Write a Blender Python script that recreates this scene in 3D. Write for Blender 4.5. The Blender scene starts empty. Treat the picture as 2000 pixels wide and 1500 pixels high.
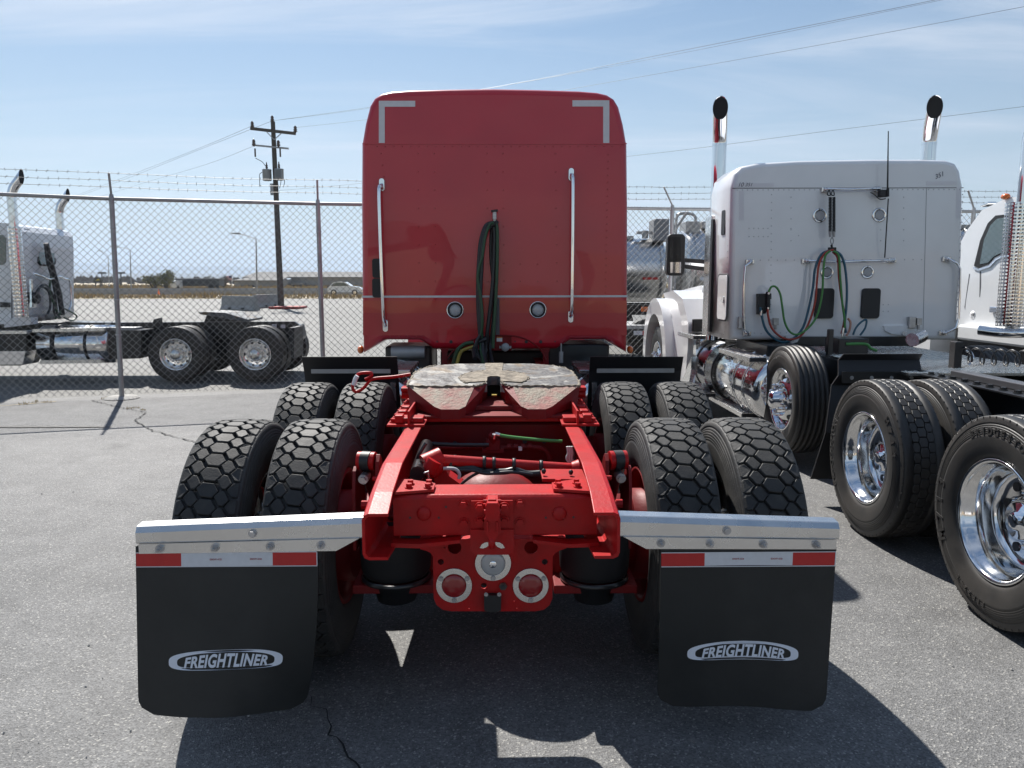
import bpy, bmesh, math, random
from math import sin, cos, tan, pi, radians, atan, sqrt
from mathutils import Vector, Matrix

# ------------------------------------------------------------------ camera, world, sun, exposure
C = bpy.context.scene.collection
SC = bpy.context.scene
CAMP = Vector((0.023, 0.0, 1.68))
PITCH, YAW, FPX = radians(7.67), radians(1.05), 1500.0
cam_d = bpy.data.cameras.new('camera'); cam = bpy.data.objects.new('camera', cam_d); C.objects.link(cam)
cam.location = CAMP; cam.rotation_euler = (pi/2 - PITCH, 0, -YAW)
cam_d.sensor_width = 36; cam_d.lens = 36*FPX/2000; cam_d.clip_start = 0.05; cam_d.clip_end = 60000
SC.camera = cam
SUN_EL, SUN_AZ = radians(48.5), radians(-21)      # azimuth measured from +Y, negative = to the left
sun_dir = Vector((sin(SUN_AZ)*cos(SUN_EL), cos(SUN_AZ)*cos(SUN_EL), sin(SUN_EL)))
sl = bpy.data.lights.new('sun', 'SUN'); sl.energy = 5.0; sl.angle = radians(0.53); sl.color = (1.0, 0.96, 0.9)
so = bpy.data.objects.new('sun', sl); C.objects.link(so)
so.rotation_euler = (-sun_dir).to_track_quat('-Z', 'Y').to_euler(); so.location = (0, 0, 40)

W = bpy.data.worlds.new('World'); SC.world = W; W.use_nodes = True
nt = W.node_tree; nt.nodes.clear()
def wn(t, **k):
    n = nt.nodes.new(t)
    for a, b in k.items(): setattr(n, a, b)
    return n
out = wn('ShaderNodeOutputWorld'); bg = wn('ShaderNodeBackground'); bg.inputs[1].default_value = 0.052
sky = wn('ShaderNodeTexSky', sky_type='NISHITA', sun_disc=False)
sky.sun_elevation = SUN_EL; sky.sun_rotation = SUN_AZ; sky.altitude = 1300; sky.air_density = 1.5; sky.dust_density = 0.8; sky.ozone_density = 3.0
tc = wn('ShaderNodeTexCoord'); sep = wn('ShaderNodeSeparateXYZ')
nt.links.new(tc.outputs['Generated'], sep.inputs[0])
# thin cirrus: project the view direction on a flat layer high above
dv = wn('ShaderNodeMath', operation='MAXIMUM'); dv.inputs[1].default_value = 0.05; nt.links.new(sep.outputs[2], dv.inputs[0])
ad = wn('ShaderNodeMath', operation='ADD'); ad.inputs[1].default_value = 0.12; nt.links.new(dv.outputs[0], ad.inputs[0])
dx = wn('ShaderNodeMath', operation='DIVIDE'); dy = wn('ShaderNodeMath', operation='DIVIDE')
nt.links.new(sep.outputs[0], dx.inputs[0]); nt.links.new(ad.outputs[0], dx.inputs[1])
nt.links.new(sep.outputs[1], dy.inputs[0]); nt.links.new(ad.outputs[0], dy.inputs[1])
cb = wn('ShaderNodeCombineXYZ'); nt.links.new(dx.outputs[0], cb.inputs[0]); nt.links.new(dy.outputs[0], cb.inputs[1])
mp = wn('ShaderNodeMapping'); mp.inputs['Rotation'].default_value = (0, 0, radians(-38)); mp.inputs['Scale'].default_value = (0.38, 1.5, 1)
nt.links.new(cb.outputs[0], mp.inputs[0])
n1 = wn('ShaderNodeTexNoise'); n1.inputs['Scale'].default_value = 1.1; n1.inputs['Detail'].default_value = 9; n1.inputs['Roughness'].default_value = 0.60; n1.inputs['Distortion'].default_value = 0.9
nt.links.new(mp.outputs[0], n1.inputs['Vector'])
r1 = wn('ShaderNodeMapRange'); r1.inputs[1].default_value = 0.42; r1.inputs[2].default_value = 0.72; r1.inputs[3].default_value = 0.0; r1.inputs[4].default_value = 0.85
nt.links.new(n1.outputs[0], r1.inputs[0])
hz = wn('ShaderNodeMapRange'); hz.inputs[1].default_value = 0.0; hz.inputs[2].default_value = 0.42; hz.inputs[3].default_value = 0.42; hz.inputs[4].default_value = 0.0
nt.links.new(sep.outputs[2], hz.inputs[0])
mx0 = wn('ShaderNodeMath', operation='MAXIMUM'); nt.links.new(r1.outputs[0], mx0.inputs[0]); nt.links.new(hz.outputs[0], mx0.inputs[1])
pw = wn('ShaderNodeMath', operation='ADD', use_clamp=True)
m05 = wn('ShaderNodeMath', operation='MULTIPLY'); m05.inputs[1].default_value = 0.45
nt.links.new(r1.outputs[0], m05.inputs[0]); nt.links.new(m05.outputs[0], pw.inputs[0]); nt.links.new(hz.outputs[0], pw.inputs[1])
pw2 = wn('ShaderNodeMath', operation='MAXIMUM'); nt.links.new(pw.outputs[0], pw2.inputs[0]); nt.links.new(r1.outputs[0], pw2.inputs[1])
mix = wn('ShaderNodeMix', data_type='RGBA'); mix.inputs[7].default_value = (8.6, 9.3, 10.4, 1)
hs = wn('ShaderNodeHueSaturation'); hs.inputs['Saturation'].default_value = 1.22; hs.inputs['Value'].default_value = 0.95; nt.links.new(sky.outputs[0], hs.inputs['Color'])
nt.links.new(pw2.outputs[0], mix.inputs[0]); nt.links.new(hs.outputs[0], mix.inputs[6])
nt.links.new(mix.outputs[2], bg.inputs[0]); nt.links.new(bg.outputs[0], out.inputs[0])

SC.render.engine = 'CYCLES'
SC.view_settings.view_transform = 'Standard'; SC.view_settings.look = 'None'
SC.view_settings.exposure = 0.72; SC.view_settings.gamma = 1; SC.view_settings.use_curve_mapping = False
SC.cycles.use_denoising = True; SC.cycles.max_bounces = 6; SC.cycles.diffuse_bounces = 3; SC.cycles.glossy_bounces = 4
SC.cycles.transmission_bounces = 4; SC.cycles.transparent_max_bounces = 8; SC.cycles.volume_bounces = 0
SC.cycles.caustics_reflective = False; SC.cycles.caustics_refractive = False
random.seed(7)

# ------------------------------------------------------------------ pixel rays -> world points (authoring aid)
_R = cam.rotation_euler.to_matrix()
def ray(px, py): return _R @ Vector(((px-1000)/FPX, -(py-750)/FPX, -1.0))
def at(px, py, Y):
    d = ray(px, py); return CAMP + d*((Y-CAMP.y)/d.y)
def gnd(px, py, z=0.0):
    d = ray(px, py); return CAMP + d*((z-CAMP.z)/d.z)
def atx(px, py, X):
    d = ray(px, py); return CAMP + d*((X-CAMP.x)/d.x)

# ------------------------------------------------------------------ materials
MATS = {}
def mat(name, col, rough=0.5, metal=0.0, coat=0.0, var=0.0, vscale=3.0, bump=0.0, bscale=40.0, dirt=None, dscale=4.0, damt=0.5, coat_rough=0.05,
        spec=0.5, wave=0.0, wscale=1.2, rvar=0.0):
    if name in MATS: return MATS[name]
    m = bpy.data.materials.new(name); m.use_nodes = True; t = m.node_tree
    p = t.nodes['Principled BSDF']; L = t.links
    p.inputs['Base Color'].default_value = (*col, 1); p.inputs['Roughness'].default_value = rough
    p.inputs['Metallic'].default_value = metal; p.inputs['Coat Weight'].default_value = coat; p.inputs['Coat Roughness'].default_value = coat_rough
    p.inputs['Specular IOR Level'].default_value = spec
    tcn = t.nodes.new('ShaderNodeTexCoord')
    src = None
    def noise(scale, detail=5, rg=0.55):
        n = t.nodes.new('ShaderNodeTexNoise'); n.inputs['Scale'].default_value = scale; n.inputs['Detail'].default_value = detail
        n.inputs['Roughness'].default_value = rg; L.new(tcn.outputs['Object'], n.inputs['Vector']); return n
    if var > 0:
        n = noise(vscale); mr = t.nodes.new('ShaderNodeMapRange'); mr.inputs[1].default_value = 0.3; mr.inputs[2].default_value = 0.7
        mr.inputs[3].default_value = 1-var; mr.inputs[4].default_value = 1+var; L.new(n.outputs[0], mr.inputs[0])
        mm = t.nodes.new('ShaderNodeMix'); mm.data_type = 'RGBA'; mm.blend_type = 'MULTIPLY'; mm.inputs[0].default_value = 1
        mm.inputs[6].default_value = (*col, 1); L.new(mr.outputs[0], mm.inputs[7]); src = mm.outputs[2]
    if dirt is not None:
        n = noise(dscale, 8, 0.65); cr = t.nodes.new('ShaderNodeMapRange'); cr.inputs[1].default_value = 0.42; cr.inputs[2].default_value = 0.68
        cr.inputs[3].default_value = 0; cr.inputs[4].default_value = damt; L.new(n.outputs[0], cr.inputs[0])
        mm = t.nodes.new('ShaderNodeMix'); mm.data_type = 'RGBA'; L.new(cr.outputs[0], mm.inputs[0]); mm.inputs[7].default_value = (*dirt, 1)
        if src: L.new(src, mm.inputs[6])
        else: mm.inputs[6].default_value = (*col, 1)
        src = mm.outputs[2]
        rr = t.nodes.new('ShaderNodeMapRange'); rr.inputs[3].default_value = rough; rr.inputs[4].default_value = min(1, rough+0.35*damt)
        L.new(cr.outputs[0], rr.inputs[0]); L.new(rr.outputs[0], p.inputs['Roughness'])
    elif rvar > 0:
        n = noise(vscale*2, 6); rr = t.nodes.new('ShaderNodeMapRange'); rr.inputs[1].default_value = .3; rr.inputs[2].default_value = .7
        rr.inputs[3].default_value = max(0, rough-rvar); rr.inputs[4].default_value = rough+rvar
        L.new(n.outputs[0], rr.inputs[0]); L.new(rr.outputs[0], p.inputs['Roughness'])
    if src: L.new(src, p.inputs['Base Color'])
    nrm = None
    if bump > 0:
        n = noise(bscale, 4); b = t.nodes.new('ShaderNodeBump'); b.inputs['Strength'].default_value = bump; b.inputs['Distance'].default_value = 0.01
        L.new(n.outputs[0], b.inputs['Height']); nrm = b
    if wave > 0:
        n = noise(wscale, 1.5, 0.4); b = t.nodes.new('ShaderNodeBump'); b.inputs['Strength'].default_value = 1; b.inputs['Distance'].default_value = wave
        L.new(n.outputs[0], b.inputs['Height'])
        if nrm: L.new(nrm.outputs[0], b.inputs['Normal'])
        nrm = b
        L.new(b.outputs[0], p.inputs['Coat Normal'])
    if nrm: L.new(nrm.outputs[0], p.inputs['Normal'])
    MATS[name] = m; return m

cab_red   = mat('cab_red_paint', (0.50, 0.006, 0.022), 0.35, coat=0.65, coat_rough=0.02, var=0.06, vscale=2, wave=0.012, wscale=1.6)
cab_orange= mat('cab_orange_band', (0.50, 0.022, 0.012), 0.35, coat=0.65, coat_rough=0.02, wave=0.012, wscale=1.6)
cab_dkred = mat('cab_lower_red', (0.46, 0.005, 0.014), 0.35, coat=0.65, coat_rough=0.02, wave=0.012, wscale=1.6)
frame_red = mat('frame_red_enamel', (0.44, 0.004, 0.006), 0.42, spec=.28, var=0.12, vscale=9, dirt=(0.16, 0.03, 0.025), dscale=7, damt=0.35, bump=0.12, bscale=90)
frame_red_shade= mat('frame_red_shaded', (0.20, 0.005, 0.007), 0.5, spec=.25, var=0.15, vscale=6, dirt=(0.10, 0.03, 0.03), dscale=6, damt=0.6, bump=0.1, bscale=60)  # darker copy of the frame red, shade of inner chassis put into its colour
grey_tape = mat('silver_reflective_tape', (0.66, 0.66, 0.68), 0.45, metal=0.0, var=0.06, vscale=20)
chrome    = mat('chrome', (0.82, 0.83, 0.85), 0.06, metal=1.0, rvar=0.04, vscale=6)
alum      = mat('polished_aluminium', (0.80, 0.80, 0.80), 0.11, metal=1.0, rvar=0.05, vscale=9, var=0.05)
brushed   = mat('brushed_aluminium', (0.74, 0.73, 0.71), 0.26, metal=1.0, rvar=0.05, vscale=5, var=0.04)
zinc      = mat('zinc_bolt', (0.45, 0.45, 0.46), 0.4, metal=0.9, var=0.2, vscale=30)
galv      = mat('galvanised_steel', (0.36, 0.36, 0.36), 0.5, metal=0.4, var=0.18, vscale=5)
wire_m    = mat('fence_wire', (0.16, 0.165, 0.17), 0.5, metal=0.4)
rubber    = mat('tyre_rubber', (0.028, 0.028, 0.029), 0.62, var=0.2, vscale=5, dirt=(0.085, 0.080, 0.073), dscale=7, damt=0.55, bump=0.15, bscale=120)
tread_m   = mat('tread_rubber', (0.034, 0.034, 0.034), 0.6, var=0.2, vscale=12, dirt=(0.075, 0.072, 0.066), dscale=14, damt=0.5, bump=0.18, bscale=150, spec=.3)
rubber_new= mat('clean_tyre_rubber', (0.026, 0.025, 0.024), 0.48, var=0.15, vscale=6, dirt=(0.075, 0.065, 0.056), dscale=4, damt=0.45, bump=0.05, bscale=120)
groove_m  = mat('tread_groove_rubber', (0.012, 0.012, 0.012), 0.8)
blk_plast = mat('black_plastic', (0.012, 0.012, 0.014), 0.5, bump=0.06, bscale=200)
flap_m    = mat('flap_rubber', (0.009, 0.011, 0.012), 0.55, var=0.2, vscale=4, dirt=(0.040, 0.039, 0.037), dscale=2.2, damt=0.6, bump=0.05, bscale=60)
blk_paint = mat('black_chassis_paint', (0.010, 0.011, 0.013), 0.3, coat=0.3, coat_rough=0.15, dirt=(0.03, 0.03, 0.03), dscale=5, damt=0.4)
bag_m     = mat('airbag_rubber', (0.010, 0.010, 0.012), 0.65, var=0.2, vscale=6, dirt=(0.03, 0.026, 0.026), dscale=5, damt=0.4, spec=.3)
tape_red  = mat('reflective_red', (0.48, 0.020, 0.020), 0.4, var=0.05, vscale=30)
tape_white= mat('reflective_white', (0.62, 0.64, 0.68), 0.4, var=0.04, vscale=60)
logo_m    = mat('logo_silver_print', (0.70, 0.75, 0.84), 0.45)
white_pnt = mat('white_truck_paint', (0.86, 0.87, 0.88), 0.35, coat=1.0, coat_rough=0.03, var=0.03, vscale=3, wave=0.006, wscale=1.4)
white_tape= mat('white_tape', (0.80, 0.80, 0.82), 0.5)
hose_blk  = mat('black_hose', (0.018, 0.020, 0.024), 0.4)
hose_grn  = mat('green_hose', (0.018, 0.065, 0.028), 0.4)
hose_lime = mat('lime_green_hose', (0.07, 0.27, 0.06), 0.4)
hose_red  = mat('red_hose', (0.42, 0.05, 0.03), 0.4)
hose_blue = mat('blue_hose', (0.03, 0.12, 0.18), 0.4)
hose_wht  = mat('grey_wire_sleeve', (0.45, 0.46, 0.46), 0.45)
glass_m   = mat('window_glass', (0.05, 0.09, 0.09), 0.03, spec=0.9, coat=1)
lens_white= mat('white_lamp_lens', (0.46, 0.48, 0.50), 0.12, coat=1)
lens_red  = mat('red_lamp_lens', (0.30, 0.010, 0.012), 0.22, coat=0.6)
amber     = mat('amber_lens', (0.75, 0.16, 0.02), 0.25, coat=0.6)
wood_m    = mat('utility_pole_wood', (0.10, 0.085, 0.07), 0.85, var=0.25, vscale=3, bump=0.3, bscale=30)
concrete  = mat('concrete', (0.36, 0.35, 0.33), 0.85, var=0.12, vscale=2.5, bump=0.2, bscale=30)
kerb_red  = mat('red_kerb_paint', (0.35, 0.05, 0.04), 0.7, var=0.2, vscale=3)
ceramic   = mat('brown_insulator', (0.10, 0.07, 0.06), 0.25)
trafo     = mat('grey_transformer_paint', (0.34, 0.36, 0.37), 0.5, var=0.06)
shed_wall = mat('shed_wall_metal', (0.30, 0.29, 0.27), 0.6, var=0.05, vscale=.3)
shed_roof = mat('shed_roof_metal', (0.25, 0.245, 0.235), 0.95, spec=.1, var=0.05, vscale=.3)
dark_open = mat('dark_interior', (0.03, 0.03, 0.035), 0.5)
trailer_m = mat('dark_trailer_skin', (0.06, 0.065, 0.07), 0.45, var=0.1, vscale=.5)
steel_tank= mat('stainless_tank', (0.60, 0.60, 0.60), 0.28, metal=1.0, rvar=0.08, vscale=2, var=0.10, bump=0.03, bscale=8)
tan_wall  = mat('tan_building_wall', (0.45, 0.36, 0.26), 0.8, var=0.06, vscale=.5)
sticker   = mat('paper_sticker', (0.7, 0.7, 0.7), 0.5)
sign_yel  = mat('orange_print', (0.6, 0.2, 0.03), 0.5)
bark_m    = mat('bark', (0.12, 0.10, 0.08), 0.9)
leaf_m    = mat('pale_spring_foliage', (0.20, 0.20, 0.11), 0.8, var=0.4, vscale=.6)
twig_m    = mat('bare_twigs', (0.13, 0.115, 0.10), 0.9, var=0.3, vscale=.6)
grass_m   = mat('dry_grass_blades', (0.36, 0.27, 0.14), 0.9, var=0.35, vscale=.4)
weed_m    = mat('dry_weeds', (0.36, 0.27, 0.10), 0.9, var=0.3, vscale=6)

def grease_mat():
    m = bpy.data.materials.new('greasy_plate'); m.use_nodes = True; t = m.node_tree; L = t.links; p = t.nodes['Principled BSDF']
    tcn = t.nodes.new('ShaderNodeTexCoord')
    def noise(s, d=6, dist=0):
        n = t.nodes.new('ShaderNodeTexNoise'); n.inputs['Scale'].default_value = s; n.inputs['Detail'].default_value = d; n.inputs['Distortion'].default_value = dist
        L.new(tcn.outputs['Object'], n.inputs['Vector']); return n
    a = noise(3.6, 9, 2.6); r = t.nodes.new('ShaderNodeValToRGB'); L.new(a.outputs[0], r.inputs[0])
    e = r.color_ramp.elements; e[0].position = .33; e[0].color = (.03, .033, .037, 1); e[1].position = .60; e[1].color = (.30, .30, .28, 1)
    x = r.color_ramp.elements.new(.45); x.color = (.14, .145, .145, 1); x = r.color_ramp.elements.new(.52); x.color = (.07, .075, .08, 1)
    g2 = noise(6.5, 7, .8); r2 = t.nodes.new('ShaderNodeMapRange'); r2.inputs[1].default_value = .50; r2.inputs[2].default_value = .64; L.new(g2.outputs[0], r2.inputs[0])
    m2 = t.nodes.new('ShaderNodeMix'); m2.data_type = 'RGBA'; L.new(r2.outputs[0], m2.inputs[0]); L.new(r.outputs[0], m2.inputs[6]); m2.inputs[7].default_value = (.17, .13, .085, 1)
    L.new(m2.outputs[2], p.inputs['Base Color'])
    b = noise(22, 6); bu = t.nodes.new('ShaderNodeBump'); bu.inputs['Strength'].default_value = .7; bu.inputs['Distance'].default_value = .008
    L.new(b.outputs[0], bu.inputs['Height']); L.new(bu.outputs[0], p.inputs['Normal']); p.inputs['Roughness'].default_value = .42
    return m
grease = grease_mat()
grease_edge = mat('dusty_grease', (0.23, 0.19, 0.14), 0.75, var=0.3, vscale=14, dirt=(0.07, 0.06, 0.05), dscale=22, damt=0.8, bump=0.8, bscale=45)
pink_ramp = mat('worn_ramp_paint', (0.23, 0.19, 0.14), 0.7, var=0.2, vscale=14, dirt=(0.42, 0.12, 0.12), dscale=8, damt=0.75, bump=0.7, bscale=60)

def ground_mat(name, c0, c1, spk, scale=1.0, bumpd=0.003, tint=None, stains=True):
    m = bpy.data.materials.new(name); m.use_nodes = True; t = m.node_tree; L = t.links; p = t.nodes['Principled BSDF']
    tcn = t.nodes.new('ShaderNodeTexCoord')
    def noise(s, d=5, rg=.55):
        n = t.nodes.new('ShaderNodeTexNoise'); n.inputs['Scale'].default_value = s; n.inputs['Detail'].default_value = d; n.inputs['Roughness'].default_value = rg
        L.new(tcn.outputs['Object'], n.inputs['Vector']); return n
    big = noise(.35, 6, .6); mid = noise(3.2, 6, .6); fine = noise(95*scale, 3, .7)
    v = t.nodes.new('ShaderNodeTexVoronoi'); v.inputs['Scale'].default_value = 140*scale; L.new(tcn.outputs['Object'], v.inputs['Vector'])
    add = t.nodes.new('ShaderNodeMath'); add.operation = 'ADD'
    s1 = t.nodes.new('ShaderNodeMath'); s1.operation = 'MULTIPLY'; s1.inputs[1].default_value = .55; L.new(big.outputs[0], s1.inputs[0])
    s2 = t.nodes.new('ShaderNodeMath'); s2.operation = 'MULTIPLY'; s2.inputs[1].default_value = .45; L.new(mid.outputs[0], s2.inputs[0])
    L.new(s1.outputs[0], add.inputs[0]); L.new(s2.outputs[0], add.inputs[1])
    cr = t.nodes.new('ShaderNodeValToRGB'); L.new(add.outputs[0], cr.inputs[0])
    cr.color_ramp.elements[0].position = .38; cr.color_ramp.elements[0].color = (*c0, 1)
    cr.color_ramp.elements[1].position = .63; cr.color_ramp.elements[1].color = (*c1, 1)
    # aggregate: every stone its own tone
    rr = t.nodes.new('ShaderNodeSeparateColor'); L.new(v.outputs['Color'], rr.inputs[0])
    pr = t.nodes.new('ShaderNodeMapRange'); pr.inputs[1].default_value = 0; pr.inputs[2].default_value = 1; pr.inputs[3].default_value = 1-spk; pr.inputs[4].default_value = 1+spk
    L.new(rr.outputs[0], pr.inputs[0])
    mm = t.nodes.new('ShaderNodeMix'); mm.data_type = 'RGBA'; mm.blend_type = 'MULTIPLY'; mm.inputs[0].default_value = 1
    L.new(cr.outputs[0], mm.inputs[6]); L.new(pr.outputs[0], mm.inputs[7])
    br = t.nodes.new('ShaderNodeMapRange'); br.inputs[1].default_value = .93; br.inputs[2].default_value = .96; br.inputs[3].default_value = 0; br.inputs[4].default_value = .65
    L.new(rr.outputs[1], br.inputs[0])
    m3 = t.nodes.new('ShaderNodeMix'); m3.data_type = 'RGBA'; L.new(br.outputs[0], m3.inputs[0]); L.new(mm.outputs[2], m3.inputs[6]); m3.inputs[7].default_value = (c1[0]*2.3, c1[1]*2.25, c1[2]*2.1, 1)
    last = m3
    if stains:
        st = noise(1.1, 7, .62); sr = t.nodes.new('ShaderNodeMapRange'); sr.inputs[1].default_value = .60; sr.inputs[2].default_value = .72; sr.inputs[3].default_value = 0; sr.inputs[4].default_value = .5
        L.new(st.outputs[0], sr.inputs[0]); m4 = t.nodes.new('ShaderNodeMix'); m4.data_type = 'RGBA'; L.new(sr.outputs[0], m4.inputs[0]); L.new(m3.outputs[2], m4.inputs[6])
        m4.inputs[7].default_value = (c0[0]*.5, c0[1]*.5, c0[2]*.5, 1); last = m4
    L.new(last.outputs[2], p.inputs['Base Color'])
    bu = t.nodes.new('ShaderNodeBump'); bu.inputs['Strength'].default_value = .9; bu.inputs['Distance'].default_value = bumpd
    hb = t.nodes.new('ShaderNodeMath'); hb.operation = 'ADD'; L.new(v.outputs['Distance'], hb.inputs[0]); L.new(fine.outputs[0], hb.inputs[1])
    L.new(hb.outputs[0], bu.inputs['Height']); L.new(bu.outputs[0], p.inputs['Normal'])
    p.inputs['Roughness'].default_value = .72
    return m
asphalt = ground_mat('worn_asphalt', (.102, .102, .102), (.168, .168, .167), .36)
lot_m = ground_mat('pale_lot_paving', (.092, .091, .087), (.130, .128, .120), .25, .6)
field_m = ground_mat('dry_field', (.20, .155, .085), (.34, .27, .155), .3, .05, stains=False)
road_m = ground_mat('highway_asphalt', (.10, .10, .10), (.13, .13, .13), .2, .3, stains=False)

# ------------------------------------------------------------------ mesh builder
WL = {}
def wloc(p): return WL.get(p.name, Vector((0, 0, 0))) if p else Vector((0, 0, 0))
def tag(o, label=None, cat=None, group=None, kind=None):
    if label: o['label'] = label
    if cat: o['category'] = cat
    if group: o['group'] = group
    if kind: o['kind'] = kind
    return o
def empty(name, loc, parent=None, label=None, cat=None, group=None):
    o = bpy.data.objects.new(name, None); C.objects.link(o); loc = Vector(loc)
    if parent: o.parent = parent; o.location = loc - wloc(parent)
    else: o.location = loc
    o.empty_display_size = 0.2; WL[o.name] = loc; tag(o, label, cat, group); return o
def basis(d):
    d = Vector(d).normalized(); u = Vector((0, 0, 1)) if abs(d.z) < .9 else Vector((1, 0, 0))
    a = d.cross(u).normalized(); b = d.cross(a).normalized(); return d, a, b
def smooth_path(pts, n=6, closed=False):
    P = [Vector(p) for p in pts]; out_ = []; N = len(P)
    if N < 3: return P
    rng = range(N if closed else N-1)
    for i in rng:
        if closed: p0, p1, p2, p3 = P[(i-1) % N], P[i], P[(i+1) % N], P[(i+2) % N]
        else: p0, p1, p2, p3 = P[max(i-1, 0)], P[i], P[i+1], P[min(i+2, N-1)]
        for k in range(n):
            t = k/n
            out_.append(0.5*((2*p1)+(-p0+p2)*t+(2*p0-5*p1+4*p2-p3)*t*t+(-p0+3*p1-3*p2+p3)*t**3))
    if not closed: out_.append(P[-1])
    return out_
class B:
    def __init__(s): s.v = []; s.f = []; s.m = []; s.s = []
    def add(s, vs, fs, mi=0, sm=False):
        o = len(s.v); s.v += [Vector(v) for v in vs]
        for f in fs: s.f.append(tuple(i+o for i in f)); s.m.append(mi); s.s.append(sm)
        return s
    def box(s, c, d, R=None, mi=0):
        c = Vector(c); h = [x/2 for x in d]
        vs = [Vector((x*h[0], y*h[1], z*h[2])) for x in (-1, 1) for y in (-1, 1) for z in (-1, 1)]
        if R: vs = [R @ v for v in vs]
        return s.add([v+c for v in vs], [(0, 1, 3, 2), (4, 6, 7, 5), (0, 4, 5, 1), (2, 3, 7, 6), (0, 2, 6, 4), (1, 5, 7, 3)], mi)
    def bb(s, a, b, mi=0):
        return s.box([(a[i]+b[i])/2 for i in range(3)], [abs(a[i]-b[i]) for i in range(3)], None, mi)
    def bar(s, p0, p1, w, h, mi=0, up=(0, 0, 1)):
        p0, p1 = Vector(p0), Vector(p1); d = (p1-p0); L = d.length; d.normalize(); u = Vector(up)
        a = d.cross(u)
        if a.length < 1e-4: a = d.cross(Vector((1, 0, 0)))
        a.normalize(); b = a.cross(d).normalized(); R = Matrix((a, d, b)).transposed()
        return s.box((p0+p1)/2, (w, L, h), R, mi)
    def prism(s, poly, d0, d1, ax='y', mi=0, sm=False):
        def mk(a, b, d): return {'y': (a, d, b), 'x': (d, a, b), 'z': (a, b, d)}[ax]
        n = len(poly); v0 = [mk(a, b, d0) for a, b in poly]; v1 = [mk(a, b, d1) for a, b in poly]
        s.add(v0, [tuple(range(n))], mi); s.add(v1, [tuple(range(n))[::-1]], mi)
        return s.add(v0+v1, [(i, (i+1) % n, n+(i+1) % n, n+i) for i in range(n)], mi, sm)
    def loft(s, rings, mi=0, sm=True, cap0=True, cap1=True, closed=True):
        n = len(rings[0]); vs = [v for r in rings for v in r]; fs = []
        for j in range(len(rings)-1):
            for i in range(n if closed else n-1): fs.append((j*n+i, j*n+(i+1) % n, (j+1)*n+(i+1) % n, (j+1)*n+i))
        s.add(vs, fs, mi, sm)
        if cap0: s.add(rings[0], [tuple(range(n))], mi)
        if cap1: s.add(rings[-1], [tuple(range(n))[::-1]], mi)
        return s
    def cyl(s, p0, p1, r0, r1=None, n=16, mi=0, caps=True, sm=True):
        p0, p1 = Vector(p0), Vector(p1); r1 = r0 if r1 is None else r1; d, a, b = basis(p1-p0)
        q = lambda p, r: [p+(a*cos(2*pi*i/n)+b*sin(2*pi*i/n))*r for i in range(n)]
        return s.loft([q(p0, r0), q(p1, r1)], mi, sm, caps, caps)
    def tube(s, pts, r, n=8, mi=0, smooth=5, closed=False, caps=True):
        P = smooth_path(pts, smooth, closed) if smooth else [Vector(p) for p in pts]
        N = len(P); rings = []; a = None
        for i, p in enumerate(P):
            t = (P[(i+1) % N]-P[i-1]) if closed else (P[min(i+1, N-1)]-P[max(i-1, 0)])
            if t.length < 1e-9: t = Vector((0, 0, 1))
            t.normalize()
            if a is None: _, a, _b = basis(t)
            a = (a-t*a.dot(t)).normalized(); b = t.cross(a)
            rr = r(i/(N-1)) if callable(r) else r
            rings.append([p+(a*cos(2*pi*k/n)+b*sin(2*pi*k/n))*rr for k in range(n)])
        if closed: rings.append(rings[0]); return s.loft(rings, mi, True, False, False)
        return s.loft(rings, mi, True, caps, caps)
    def lathe(s, prof, c=(0, 0, 0), ax='x', n=40, mi=0, sm=True):
        c = Vector(c); rings = []
        for a_, r in prof:
            ring = []
            for i in range(n):
                t = 2*pi*i/n; u, w = r*cos(t), r*sin(t)
                ring.append(c+Vector({'x': (a_, u, w), 'y': (u, a_, w), 'z': (u, w, a_)}[ax]))
            rings.append(ring)
        return s.loft(rings, mi, sm, False, False)
    def sphere(s, c, r, n=16, mi=0, sc=(1, 1, 1)):
        c = Vector(c); rings = []
        for j in range(n//2+1):
            ph = -pi/2+pi*j/(n//2)
            rings.append([c+Vector((cos(ph)*cos(2*pi*i/n)*r*sc[0], cos(ph)*sin(2*pi*i/n)*r*sc[1], sin(ph)*r*sc[2])) for i in range(n)])
        return s.loft(rings, mi, True, False, False)
    def bolt(s, p, d, r=.012, h=.01, mi=0, washer=True):
        p = Vector(p); d = Vector(d).normalized()
        if washer: s.cyl(p, p+d*h*.25, r*1.35, n=12, mi=mi)
        return s.cyl(p+d*h*.2, p+d*h, r, n=6, mi=mi, sm=False)
    def me(s, mesh, M=None, mi=0):
        vs = [(M @ v.co if M else v.co.copy()) for v in mesh.vertices]
        return s.add(vs, [tuple(p.vertices) for p in mesh.polygons], mi)
    def mesh(s, name, mats, off=Vector((0, 0, 0))):
        me = bpy.data.meshes.new(name); me.from_pydata([v-off for v in s.v], [], s.f)
        for m in (mats if isinstance(mats, (list, tuple)) else [mats]): me.materials.append(m)
        me.polygons.foreach_set('material_index', s.m); me.polygons.foreach_set('use_smooth', s.s)
        me.validate(); me.update()
        bm = bmesh.new(); bm.from_mesh(me); bmesh.ops.recalc_face_normals(bm, faces=bm.faces); bm.to_mesh(me); bm.free()
        return me
    def build(s, name, mats, parent=None, bevel=0, label=None, cat=None, group=None, kind=None, seg=2):
        me = s.mesh(name, mats, wloc(parent)); return link(name, me, parent, bevel=bevel, label=label, cat=cat, group=group, kind=kind, seg=seg)
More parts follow.
